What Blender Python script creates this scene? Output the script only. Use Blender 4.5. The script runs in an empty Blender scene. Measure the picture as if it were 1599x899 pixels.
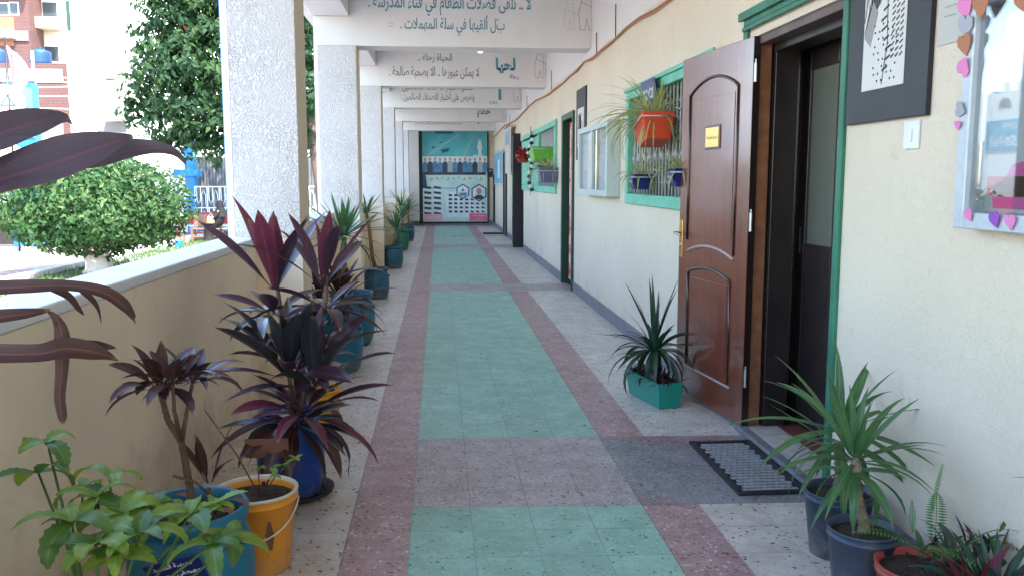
import bpy, math, random, unicodedata
from mathutils import Vector, Matrix
R = math.radians
S = bpy.context.scene
C = S.collection
# ------------------------------------------------------------------ camera
F_PX, CX, CY, EYE = 1345.0, 799.5, 449.5, 1.41
PITCH, YAW = R(7.14), R(4.83)
cam_d = bpy.data.cameras.new('camera'); cam = bpy.data.objects.new('camera', cam_d); C.objects.link(cam)
cam_d.sensor_width = 36; cam_d.lens = 36*F_PX/1599; cam_d.clip_start = 0.05; cam_d.clip_end = 2000
cam.location = (0, 0, EYE); cam.rotation_euler = (R(90)-PITCH, 0, -YAW)
S.camera = cam
# ------------------------------------------------------------------ world, sun, exposure
SUN = Vector((0.34, -0.66, 1.15)).normalized()
SEL = math.asin(SUN.z); SAZ = math.atan2(SUN.x, SUN.y)
w = bpy.data.worlds.new('World'); S.world = w; w.use_nodes = True
nt = w.node_tree; sky = nt.nodes.new('ShaderNodeTexSky'); sky.sky_type = 'NISHITA'
sky.sun_disc = False; sky.sun_elevation = SEL; sky.sun_rotation = SAZ; sky.air_density = 1.3; sky.dust_density = 0.8; sky.ozone_density = 3.0
bg = nt.nodes['Background']; bg.inputs['Strength'].default_value = 0.15
nt.links.new(sky.outputs[0], bg.inputs[0])
sd = bpy.data.lights.new('sun', 'SUN'); sd.energy = 2.3; sd.angle = R(0.5); sd.color = (1, .91, .78)
so = bpy.data.objects.new('sun', sd); C.objects.link(so); so.rotation_euler = SUN.to_track_quat('Z', 'Y').to_euler()
S.view_settings.view_transform = 'Standard'; S.view_settings.look = 'None'; S.view_settings.gamma = 1
S.view_settings.exposure = 3.0
S.cycles.max_bounces = 10; S.cycles.diffuse_bounces = 8; S.cycles.glossy_bounces = 3; S.cycles.transparent_max_bounces = 8
S.cycles.sample_clamp_indirect = 14; S.cycles.use_denoising = True
random.seed(7)
rnd = random.uniform
# ------------------------------------------------------------------ helpers
_fw = Vector((math.sin(YAW)*math.cos(PITCH), math.cos(YAW)*math.cos(PITCH), -math.sin(PITCH)))
_rt = Vector((math.cos(YAW), -math.sin(YAW), 0)); _up = _rt.cross(_fw)
def at(x, y, Y):
    """world point at corridor distance Y that the photograph shows at pixel x, y"""
    d = _fw*F_PX + _rt*(x-CX) - _up*(y-CY)
    return Vector((0, 0, EYE)) + d*(Y/d.y)
def atX(x, y, X):
    d = _fw*F_PX + _rt*(x-CX) - _up*(y-CY)
    return Vector((0, 0, EYE)) + d*(X/d.x)

def mat(name, col, rough=.6, spec=.4, var=0.0, vscale=3.0, col2=None, bump=0.0, bscale=40.0, bdist=.01, bdet=4.0,
        metal=0.0, coat=0.0, trans=0.0, em=None, ems=0, bdistort=0.0, thr=None, rib=None, edge=None):
    m = bpy.data.materials.new(name); m.use_nodes = True; N = m.node_tree.nodes; L = m.node_tree.links
    b = N['Principled BSDF']; b.inputs['Roughness'].default_value = rough; b.inputs['Metallic'].default_value = metal
    b.inputs['Specular IOR Level'].default_value = spec; b.inputs['Coat Weight'].default_value = coat; b.inputs['Coat Roughness'].default_value = .12
    b.inputs['Base Color'].default_value = (*col, 1)
    if em: b.inputs['Emission Color'].default_value = (*em, 1); b.inputs['Emission Strength'].default_value = ems
    tc = N.new('ShaderNodeTexCoord')
    if var or col2:
        n = N.new('ShaderNodeTexNoise'); n.inputs['Scale'].default_value = vscale; n.inputs['Detail'].default_value = 6; n.inputs['Roughness'].default_value = .6
        L.new(tc.outputs['Object'], n.inputs['Vector'])
        r = N.new('ShaderNodeValToRGB'); r.color_ramp.elements[0].position = thr[0] if thr else .3; r.color_ramp.elements[1].position = thr[1] if thr else .72
        a = col2 if col2 else tuple(c*(1-var) for c in col); bb = col if col2 else tuple(min(1, c*(1+var)) for c in col)
        r.color_ramp.elements[0].color = (*a, 1); r.color_ramp.elements[1].color = (*bb, 1)
        L.new(n.outputs['Fac'], r.inputs[0]); L.new(r.outputs[0], b.inputs['Base Color'])
    if bump:
        n2 = N.new('ShaderNodeTexNoise'); n2.inputs['Scale'].default_value = bscale; n2.inputs['Detail'].default_value = bdet; n2.inputs['Distortion'].default_value = bdistort
        L.new(tc.outputs['Object'], n2.inputs['Vector'])
        bp = N.new('ShaderNodeBump'); bp.inputs['Strength'].default_value = bump; bp.inputs['Distance'].default_value = bdist
        L.new(n2.outputs['Fac'], bp.inputs['Height']); L.new(bp.outputs[0], b.inputs['Normal'])
    if rib:        # leaf blade: pale midrib, fine lengthwise veins, coloured margin
        uv = N.new('ShaderNodeUVMap'); uv.uv_map = 'UVMap'; sx = N.new('ShaderNodeSeparateXYZ'); L.new(uv.outputs[0], sx.inputs[0])
        d = N.new('ShaderNodeMath'); d.operation = 'SUBTRACT'; d.inputs[1].default_value = .5; L.new(sx.outputs[0], d.inputs[0]); ab = N.new('ShaderNodeMath'); ab.operation = 'ABSOLUTE'; L.new(d.outputs[0], ab.inputs[0])
        rp = N.new('ShaderNodeValToRGB'); rp.color_ramp.elements[0].position = .02; rp.color_ramp.elements[0].color = (1, 1, 1, 1); rp.color_ramp.elements[1].position = .055; rp.color_ramp.elements[1].color = (0, 0, 0, 1); L.new(ab.outputs[0], rp.inputs[0])
        src = b.inputs['Base Color'].links[0].from_socket if b.inputs['Base Color'].links else None
        def layer(fac, c_, src, k=.75):
            mu = N.new('ShaderNodeMath'); mu.operation = 'MULTIPLY'; mu.inputs[1].default_value = k; L.new(fac, mu.inputs[0]); x = N.new('ShaderNodeMix'); x.data_type = 'RGBA'; L.new(mu.outputs[0], x.inputs[0])
            if src: L.new(src, x.inputs[6])
            else: x.inputs[6].default_value = (*col, 1)
            x.inputs[7].default_value = (*c_, 1); return x.outputs[2]
        src = layer(rp.outputs[0], rib, src)
        mp = N.new('ShaderNodeMapping'); mp.inputs['Scale'].default_value = (26, 2.2, 1); L.new(uv.outputs[0], mp.inputs[0]); vn = N.new('ShaderNodeTexNoise'); vn.inputs['Scale'].default_value = 1; vn.inputs['Detail'].default_value = 3; L.new(mp.outputs[0], vn.inputs['Vector'])
        vr = N.new('ShaderNodeValToRGB'); vr.color_ramp.elements[0].position = .5; vr.color_ramp.elements[1].position = .8; L.new(vn.outputs['Fac'], vr.inputs[0]); src = layer(vr.outputs[0], rib, src, .35)
        if edge:
            er = N.new('ShaderNodeValToRGB'); er.color_ramp.elements[0].position = .44; er.color_ramp.elements[1].position = .49; L.new(ab.outputs[0], er.inputs[0]); src = layer(er.outputs[0], edge, src, .8)
        ti = N.new('ShaderNodeMath'); ti.operation = 'MULTIPLY_ADD'; ti.inputs[1].default_value = .12; L.new(vn.outputs['Fac'], ti.inputs[0]); L.new(sx.outputs[1], ti.inputs[2])
        tr_ = N.new('ShaderNodeValToRGB'); tr_.color_ramp.elements[0].position = .97; tr_.color_ramp.elements[1].position = 1.0; L.new(ti.outputs[0], tr_.inputs[0]); src = layer(tr_.outputs[0], (.20, .11, .05), src, .9)
        L.new(src, b.inputs['Base Color'])
        bp2 = N.new('ShaderNodeBump'); bp2.inputs['Strength'].default_value = .5; bp2.inputs['Distance'].default_value = .0015; L.new(vn.outputs['Fac'], bp2.inputs['Height']); L.new(bp2.outputs[0], b.inputs['Normal'])
    if trans:      # leaf: some light passes
        t = N.new('ShaderNodeBsdfTranslucent'); mx = N.new('ShaderNodeMixShader'); mx.inputs[0].default_value = trans
        L.new(b.outputs[0], mx.inputs[1]); L.new(t.outputs[0], mx.inputs[2]); t.inputs[0].default_value = (*[min(1, c*1.6) for c in col], 1)
        L.new(mx.outputs[0], N['Material Output'].inputs[0])
    return m
M = {}
def mm(k, *a, **kw): M[k] = mat(k, *a, **kw); return M[k]

class MB:
    def __init__(s): s.uv = {}; s.v = []; s.f = []; s.m = []; s.mi = 0
    def face(s, *idx): s.f.append(idx); s.m.append(s.mi)
    def quad(s, a, b, c, d):
        n = len(s.v); s.v += [tuple(a), tuple(b), tuple(c), tuple(d)]; s.face(n, n+1, n+2, n+3); return s
    def box(s, x0, x1, y0, y1, z0, z1):
        n = len(s.v)
        s.v += [(x0,y0,z0),(x1,y0,z0),(x1,y1,z0),(x0,y1,z0),(x0,y0,z1),(x1,y0,z1),(x1,y1,z1),(x0,y1,z1)]
        for q in ((0,3,2,1),(4,5,6,7),(0,1,5,4),(1,2,6,5),(2,3,7,6),(3,0,4,7)): s.face(*[n+i for i in q])
        return s
    def obox(s, c, size, mtx):
        n0 = len(s.v); a, b, d = [k/2 for k in size]; s.box(-a, a, -b, b, -d, d)
        for i in range(n0, len(s.v)): s.v[i] = tuple(Vector(c) + mtx @ Vector(s.v[i]))
        return s
    def xform(s, mtx, n0=0):
        for i in range(n0, len(s.v)): s.v[i] = tuple(mtx @ Vector(s.v[i]))
        return s
    def tube(s, pts, r, n=6, cap=True):
        pts = [Vector(p) for p in pts]; k = len(pts)
        if k < 2: return s
        rs = r if isinstance(r, (list, tuple)) else [r]*k
        base = len(s.v); prev = None
        for i, p in enumerate(pts):
            t = (pts[min(i+1, k-1)] - pts[max(i-1, 0)]).normalized()
            if prev is None: u = t.orthogonal().normalized()
            else:
                u = prev - t*prev.dot(t); u = u.normalized() if u.length > 1e-6 else t.orthogonal().normalized()
            prev = u; vv = t.cross(u)
            for j in range(n):
                a = 2*math.pi*j/n; s.v.append(tuple(p + (u*math.cos(a) + vv*math.sin(a))*rs[i]))
        for i in range(k-1):
            for j in range(n):
                a = base+i*n+j; b = base+i*n+(j+1) % n; s.face(a, b, b+n, a+n)
        if cap:
            s.face(*[base+j for j in range(n)][::-1]); s.face(*[base+(k-1)*n+j for j in range(n)])
        return s
    def lathe(s, prof, c=(0, 0, 0), n=28, close=False, open_=False):
        base = len(s.v); k = len(prof)
        for r, z in prof:
            for j in range(n):
                a = 2*math.pi*j/n; s.v.append((c[0]+r*math.cos(a), c[1]+r*math.sin(a), c[2]+z))
        for i in range(k-1):
            for j in range(n):
                a = base+i*n+j; b = base+i*n+(j+1) % n; s.face(a, b, b+n, a+n)
        if not open_: s.face(*[base+j for j in range(n)][::-1])
        if close: s.face(*[base+(k-1)*n+j for j in range(n)])
        return s
    def prism(s, poly, O, U, V, t):
        """2D polygon in the plane O + U,V, given thickness t"""
        O = Vector(O); U = Vector(U); V = Vector(V); Nn = U.cross(V).normalized(); n = len(s.v); k = len(poly)
        for p in poly: s.v.append(tuple(O+U*p[0]+V*p[1]))
        for p in poly: s.v.append(tuple(O+U*p[0]+V*p[1]+Nn*t))
        s.face(*range(n+k-1, n-1, -1)); s.face(*range(n+k, n+2*k))
        for i in range(k): s.face(n+i, n+(i+1) % k, n+k+(i+1) % k, n+k+i)
        return s
    def ribbon(s, pts, ws, side, fold=.2, curl=None):
        """leaf along pts, half-widths ws, side vector(s)"""
        pts = [Vector(p) for p in pts]; k = len(pts); n = len(s.v)
        for i, p in enumerate(pts):
            t = (pts[min(i+1, k-1)] - pts[max(i-1, 0)]).normalized()
            sv = Vector(side[i] if isinstance(side, list) else side); sv = (sv - t*sv.dot(t)).normalized(); up = sv.cross(t)
            if up.z < 0: up = -up
            h = ws[i]*fold
            s.v += [tuple(p - sv*ws[i] + up*h), tuple(p - sv*ws[i]*.5 + up*h*.35), tuple(p), tuple(p + sv*ws[i]*.5 + up*h*.35), tuple(p + sv*ws[i] + up*h)]
            for j in range(5): s.uv[n+i*5+j] = (j/4, i/(k-1))
        for i in range(k-1):
            for j in range(4):
                a = n+i*5+j; s.face(a, a+1, a+6, a+5)
        return s
    def blade(s, p0, az, el, L, W, droop, segs=8, fold=.3, prof='sword', twist=0.0):
        p = Vector(p0); pts = [p.copy()]; ws = []; sides = []; daz = rnd(-.35, .35)
        for i in range(segs+1):
            t = i/segs
            if prof == 'sword': wd = W*(.55+1.5*t if t < .3 else 1.0*(1-((t-.3)/.7)**1.7))
            elif prof == 'cord': wd = W*(.16 if t < .12 else (.16+.84*math.sin(min(1, (t-.12)/.40)*math.pi/2) if t < .52 else (1-((t-.52)/.48)**1.9)))
            elif prof == 'ovate': wd = W*(math.sin(math.pi*min(1, (t*.93+.03))**.8))**.85*(1.10 if i % 2 else .90)
            else: wd = W*(1-t*.9)
            ws.append(max(.0006, wd/2))
            e = el - droop*t**1.4; a = az + daz*t*t
            d = Vector((math.cos(a)*math.cos(e), math.sin(a)*math.cos(e), math.sin(e)))
            sv = Vector((-math.sin(a), math.cos(a), 0)); sv = Matrix.Rotation(twist*(.3+t), 3, d) @ sv; sides.append(sv)
            if i < segs: p = p + d*(L/segs); pts.append(p.copy())
        return s.ribbon(pts, ws, sides, fold)
    def build(s, name, mats, parent=None, smooth=False, bevel=0):
        me = bpy.data.meshes.new(name); me.from_pydata(s.v, [], s.f)
        if not isinstance(mats, (list, tuple)): mats = [mats]
        for q in mats: me.materials.append(M[q] if isinstance(q, str) else q)
        if len(mats) > 1: me.polygons.foreach_set('material_index', s.m)
        if smooth: me.polygons.foreach_set('use_smooth', [True]*len(s.f))
        if s.uv:
            l = me.uv_layers.new(name='UVMap'); vi = [0]*len(me.loops); me.loops.foreach_get('vertex_index', vi); fl = []
            for q in vi: fl += s.uv.get(q, (.3, .5))
            l.data.foreach_set('uv', fl)
        me.update(); o = bpy.data.objects.new(name, me); C.objects.link(o)
        if parent is not None: adopt(o, parent)
        if bevel:
            b = o.modifiers.new('bevel', 'BEVEL'); b.width = bevel; b.segments = 2; b.limit_method = 'ANGLE'
        return o
def adopt(o, parent):
    o.parent = parent
    o.matrix_parent_inverse = (Matrix.Translation(parent.location) @ parent.rotation_euler.to_matrix().to_4x4()).inverted() if parent.type == 'EMPTY' else Matrix.Identity(4)
def tag(o, label, cat, group=None):
    o['label'] = label; o['category'] = cat
    if group: o['group'] = group
    return o
def thing(name, loc, label, cat, group=None):
    o = bpy.data.objects.new(name, None); C.objects.link(o); o.location = loc; o.empty_display_size = .1
    return tag(o, label, cat, group)
def struct(o, kind='structure'): o['kind'] = kind; return o
def dup(root, delta, label, group=None):
    def cp(o, par):
        c = o.copy(); C.objects.link(c)
        if par is not None: c.parent = par; c.matrix_parent_inverse = o.matrix_parent_inverse.copy()
        for ch in [k for k in list(C.objects) if k.parent == o]: cp(ch, c)
        return c
    r = cp(root, None); r.location = Vector(root.location)+Vector(delta); r['label'] = label
    if group: r['group'] = group
    return r
# Arabic lettering: joined letter forms laid out in reading order
FORMS = {}
for cp_ in range(0xFE70, 0xFEFD):
    d_ = unicodedata.decomposition(chr(cp_)).split()
    if len(d_) >= 2 and d_[0].startswith('<'):
        FORMS.setdefault(tuple(int(q, 16) for q in d_[1:]), {})[d_[0].strip('<>')] = chr(cp_)
def arabic(s):
    toks = []; i = 0
    while i < len(s):
        if s[i] == 'ل' and i+1 < len(s) and (0x644, ord(s[i+1])) in FORMS: toks.append((0x644, ord(s[i+1]))); i += 2
        else: toks.append((ord(s[i]),)); i += 1
    out = []; link = False
    for k, t in enumerate(toks):
        f = FORMS.get(t)
        if not f: out.append(chr(t[0])); link = False; continue
        nxt = FORMS.get(toks[k+1]) if k+1 < len(toks) else None
        can_next = 'initial' in f and nxt is not None and 'final' in nxt
        form = ('medial' if can_next else 'final') if link and 'final' in f else ('initial' if can_next else 'isolated')
        out.append(f.get(form) or f.get('isolated')); link = can_next
    return ''.join(out[::-1])
def lettering(name, text, material, parent, O, U, V, width=None, height=None, thick=.0015, fatten=0.0, raw=False, mirror=False):
    """flat raised text centred at O in the plane U,V and scaled to a width"""
    cu = bpy.data.curves.new('text', 'FONT'); cu.body = text if raw else arabic(text); cu.offset = fatten; cu.resolution_u = 3
    to = bpy.data.objects.new('text', cu); C.objects.link(to)
    dg = bpy.context.evaluated_depsgraph_get(); dg.update()
    me = bpy.data.meshes.new_from_object(to.evaluated_get(dg)); bpy.data.objects.remove(to); bpy.data.curves.remove(cu)
    xs = [v.co.x for v in me.vertices]; ys = [v.co.y for v in me.vertices]
    if not xs: return None
    cx, cy = (min(xs)+max(xs))/2, (min(ys)+max(ys))/2; wd, ht = max(xs)-min(xs), max(ys)-min(ys)
    sx = width/wd if width else None; sy = height/ht if height else None
    sx = sx or sy; sy = sy or sx
    O, U, V = Vector(O), Vector(U).normalized(), Vector(V).normalized(); N_ = U.cross(V).normalized()
    for v in me.vertices: v.co = O + U*((v.co.x-cx)*sx*(-1 if mirror else 1)) + V*((v.co.y-cy)*sy) + N_*thick
    me.materials.clear(); me.materials.append(M[material]); me.name = name
    o = bpy.data.objects.new(name, me); C.objects.link(o)
    if parent is not None: adopt(o, parent)
    return o
def stroke2(mb, pts, wd, O, U, V, t=.0012):
    O, U, V = Vector(O), Vector(U), Vector(V); N_ = U.cross(V).normalized()
    for a, b in zip(pts[:-1], pts[1:]):
        a = Vector((a[0], a[1])); b = Vector((b[0], b[1])); d = b-a
        if d.length < 1e-6: continue
        d.normalize(); n = Vector((-d.y, d.x))*wd/2; a2 = a-d*wd*.3; b2 = b+d*wd*.3
        mb.quad(*[O+U*q.x+V*q.y+N_*t for q in (a2-n, b2-n, b2+n, a2+n)])
def circle(cx, cy, r, n=16, ry=None, a0=0, a1=360):
    return [(cx+r*math.cos(R(a0+(a1-a0)*i/n)), cy+(ry or r)*math.sin(R(a0+(a1-a0)*i/n))) for i in range(n+1)]
# ------------------------------------------------------------------ materials
def wall_material():
    m = mm('cream_plaster', (.60, .47, .33), rough=.8, spec=.25)
    N = m.node_tree.nodes; L = m.node_tree.links; b = N['Principled BSDF']
    tc = N.new('ShaderNodeTexCoord'); sp = N.new('ShaderNodeSeparateXYZ'); L.new(tc.outputs['Object'], sp.inputs[0])
    n = N.new('ShaderNodeTexNoise'); n.inputs['Scale'].default_value = 1.1; n.inputs['Detail'].default_value = 8; L.new(tc.outputs['Object'], n.inputs['Vector'])
    r = N.new('ShaderNodeValToRGB'); r.color_ramp.elements[0].position = .3; r.color_ramp.elements[1].position = .7
    r.color_ramp.elements[0].color = (.64, .545, .425, 1); r.color_ramp.elements[1].color = (.71, .61, .48, 1); L.new(n.outputs['Fac'], r.inputs[0])
    mt = N.new('ShaderNodeMath'); mt.operation = 'MULTIPLY_ADD'; mt.inputs[1].default_value = .05; L.new(n.outputs['Fac'], mt.inputs[0]); L.new(sp.outputs[2], mt.inputs[2])
    gt = N.new('ShaderNodeMath'); gt.operation = 'GREATER_THAN'; gt.inputs[1].default_value = 2.80; L.new(mt.outputs[0], gt.inputs[0])
    mx = N.new('ShaderNodeMix'); mx.data_type = 'RGBA'; L.new(gt.outputs[0], mx.inputs[0]); L.new(r.outputs[0], mx.inputs[6]); mx.inputs[7].default_value = (.72, .70, .68, 1)
    # scuffs and knocks low on the wall
    n3 = N.new('ShaderNodeTexNoise'); n3.inputs['Scale'].default_value = 9; n3.inputs['Detail'].default_value = 8; L.new(tc.outputs['Object'], n3.inputs['Vector'])
    r3 = N.new('ShaderNodeValToRGB'); r3.color_ramp.elements[0].position = .66; r3.color_ramp.elements[1].position = .75
    r3.color_ramp.elements[0].color = (1, 1, 1, 1); r3.color_ramp.elements[1].color = (.86, .84, .81, 1); L.new(n3.outputs['Fac'], r3.inputs[0])
    m2 = N.new('ShaderNodeMix'); m2.data_type = 'RGBA'; m2.blend_type = 'MULTIPLY'; m2.inputs[0].default_value = 1
    L.new(mx.outputs[2], m2.inputs[6]); L.new(r3.outputs[0], m2.inputs[7]); L.new(m2.outputs[2], b.inputs['Base Color'])
    v = N.new('ShaderNodeTexNoise'); v.inputs['Scale'].default_value = 52; v.inputs['Detail'].default_value = 3; v.inputs['Distortion'].default_value = 1.2
    L.new(tc.outputs['Object'], v.inputs['Vector'])
    r2 = N.new('ShaderNodeValToRGB'); r2.color_ramp.elements[0].position = .48; r2.color_ramp.elements[1].position = .60; L.new(v.outputs['Fac'], r2.inputs[0])
    bp = N.new('ShaderNodeBump'); bp.inputs['Strength'].default_value = .45; bp.inputs['Distance'].default_value = .004
    L.new(r2.outputs[0], bp.inputs['Height']); L.new(bp.outputs[0], b.inputs['Normal'])
wall_material()
def rough_plaster(name, col, scale=46, dist=.010):
    m = mm(name, col, rough=.75, spec=.3); N = m.node_tree.nodes; L = m.node_tree.links; b = N['Principled BSDF']
    tc = N.new('ShaderNodeTexCoord')
    n = N.new('ShaderNodeTexNoise'); n.inputs['Scale'].default_value = scale; n.inputs['Detail'].default_value = 2.5; n.inputs['Distortion'].default_value = 1.6; L.new(tc.outputs['Object'], n.inputs['Vector'])
    r = N.new('ShaderNodeValToRGB'); r.color_ramp.elements[0].position = .40; r.color_ramp.elements[1].position = .58; L.new(n.outputs['Fac'], r.inputs[0])
    bp = N.new('ShaderNodeBump'); bp.inputs['Strength'].default_value = .6; bp.inputs['Distance'].default_value = dist
    L.new(r.outputs[0], bp.inputs['Height']); L.new(bp.outputs[0], b.inputs['Normal'])
    n4 = N.new('ShaderNodeTexNoise'); n4.inputs['Scale'].default_value = 2.5; n4.inputs['Detail'].default_value = 7; L.new(tc.outputs['Object'], n4.inputs['Vector'])
    sm = N.new('ShaderNodeMapRange'); sm.inputs['From Min'].default_value = .35; sm.inputs['From Max'].default_value = .65; sm.inputs['To Min'].default_value = .55; sm.inputs['To Max'].default_value = .95; L.new(n4.outputs['Fac'], sm.inputs['Value']); L.new(sm.outputs[0], bp.inputs['Strength'])
    r4 = N.new('ShaderNodeValToRGB'); r4.color_ramp.elements[0].color = (*[c*.88 for c in col], 1); r4.color_ramp.elements[1].color = (*col, 1)
    r4.color_ramp.elements[0].position = .35; r4.color_ramp.elements[1].position = .6
    L.new(n4.outputs['Fac'], r4.inputs[0]); L.new(r4.outputs[0], b.inputs['Base Color'])
rough_plaster('stipple_white', (.71, .67, .625))
mm('tan_plaster', (.84, .71, .53), rough=.8, spec=.25, var=.07, vscale=1.6, bump=.4, bscale=44, bdist=.006, bdistort=.8)
def grime(m, height, col, amt=.75, nscale=5.0):
    """splash dirt and scuffs that thin out above the floor, and faint streaks"""
    N = m.node_tree.nodes; L = m.node_tree.links; b = N['Principled BSDF']; src = b.inputs['Base Color'].links[0].from_socket
    tc = N.new('ShaderNodeTexCoord'); sp = N.new('ShaderNodeSeparateXYZ'); L.new(tc.outputs['Object'], sp.inputs[0])
    mr = N.new('ShaderNodeMapRange'); mr.inputs['From Min'].default_value = 0; mr.inputs['From Max'].default_value = height; mr.inputs['To Min'].default_value = .26; mr.inputs['To Max'].default_value = -.12; L.new(sp.outputs[2], mr.inputs['Value'])
    n = N.new('ShaderNodeTexNoise'); n.inputs['Scale'].default_value = nscale; n.inputs['Detail'].default_value = 9; n.inputs['Roughness'].default_value = .7; L.new(tc.outputs['Object'], n.inputs['Vector'])
    ad = N.new('ShaderNodeMath'); ad.operation = 'ADD'; L.new(mr.outputs[0], ad.inputs[0]); L.new(n.outputs['Fac'], ad.inputs[1])
    r = N.new('ShaderNodeValToRGB'); r.color_ramp.elements[0].position = .56; r.color_ramp.elements[1].position = .80; L.new(ad.outputs[0], r.inputs[0])
    mp = N.new('ShaderNodeMapping'); mp.inputs['Scale'].default_value = (5, 5, .35); L.new(tc.outputs['Object'], mp.inputs[0]); n2 = N.new('ShaderNodeTexNoise'); n2.inputs['Scale'].default_value = 2; n2.inputs['Detail'].default_value = 6; L.new(mp.outputs[0], n2.inputs['Vector'])
    r2 = N.new('ShaderNodeValToRGB'); r2.color_ramp.elements[0].position = .60; r2.color_ramp.elements[1].position = .78; r2.color_ramp.elements[1].color = (.45, .45, .45, 1); L.new(n2.outputs['Fac'], r2.inputs[0])
    mxm = N.new('ShaderNodeMath'); mxm.operation = 'MAXIMUM'; L.new(r.outputs[0], mxm.inputs[0]); L.new(r2.outputs[0], mxm.inputs[1]); mu = N.new('ShaderNodeMath'); mu.operation = 'MULTIPLY'; mu.inputs[1].default_value = amt; L.new(mxm.outputs[0], mu.inputs[0])
    x = N.new('ShaderNodeMix'); x.data_type = 'RGBA'; L.new(mu.outputs[0], x.inputs[0]); L.new(src, x.inputs[6]); x.inputs[7].default_value = (*col, 1); L.new(x.outputs[2], b.inputs['Base Color'])
grime(M['tan_plaster'], .7, (.48, .38, .28), .5); grime(M['cream_plaster'], .5, (.42, .37, .31), .5); grime(M['stipple_white'], .3, (.48, .44, .40), .45)
mm('smooth_white', (.72, .70, .68), rough=.65, var=.05, vscale=2.2, bump=.15, bscale=12, bdist=.01)
mm('ledge_white', (.74, .74, .73), rough=.6, var=.08, vscale=3.5, bump=.2, bscale=25, bdist=.006)
mm('skirting_grey', (.22, .22, .24), rough=.5, col2=(.13, .13, .145), vscale=9, bump=.2, bscale=60, bdist=.003)
mm('soil', (.045, .028, .018), rough=.95, var=.5, vscale=30, bump=1, bscale=60, bdist=.02)
mm('letter_teal', (.075, .27, .33), rough=.6)
mm('letter_slate', (.15, .21, .23), rough=.6)
mm('letter_faint', (.36, .27, .24), rough=.7)
mm('letter_fainter', (.58, .53, .50), rough=.7)
mm('letter_white', (.75, .78, .82), rough=.5)
mm('letter_black', (.02, .02, .02), rough=.5)
mm('sign_navy', (.012, .018, .12), rough=.35)

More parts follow.
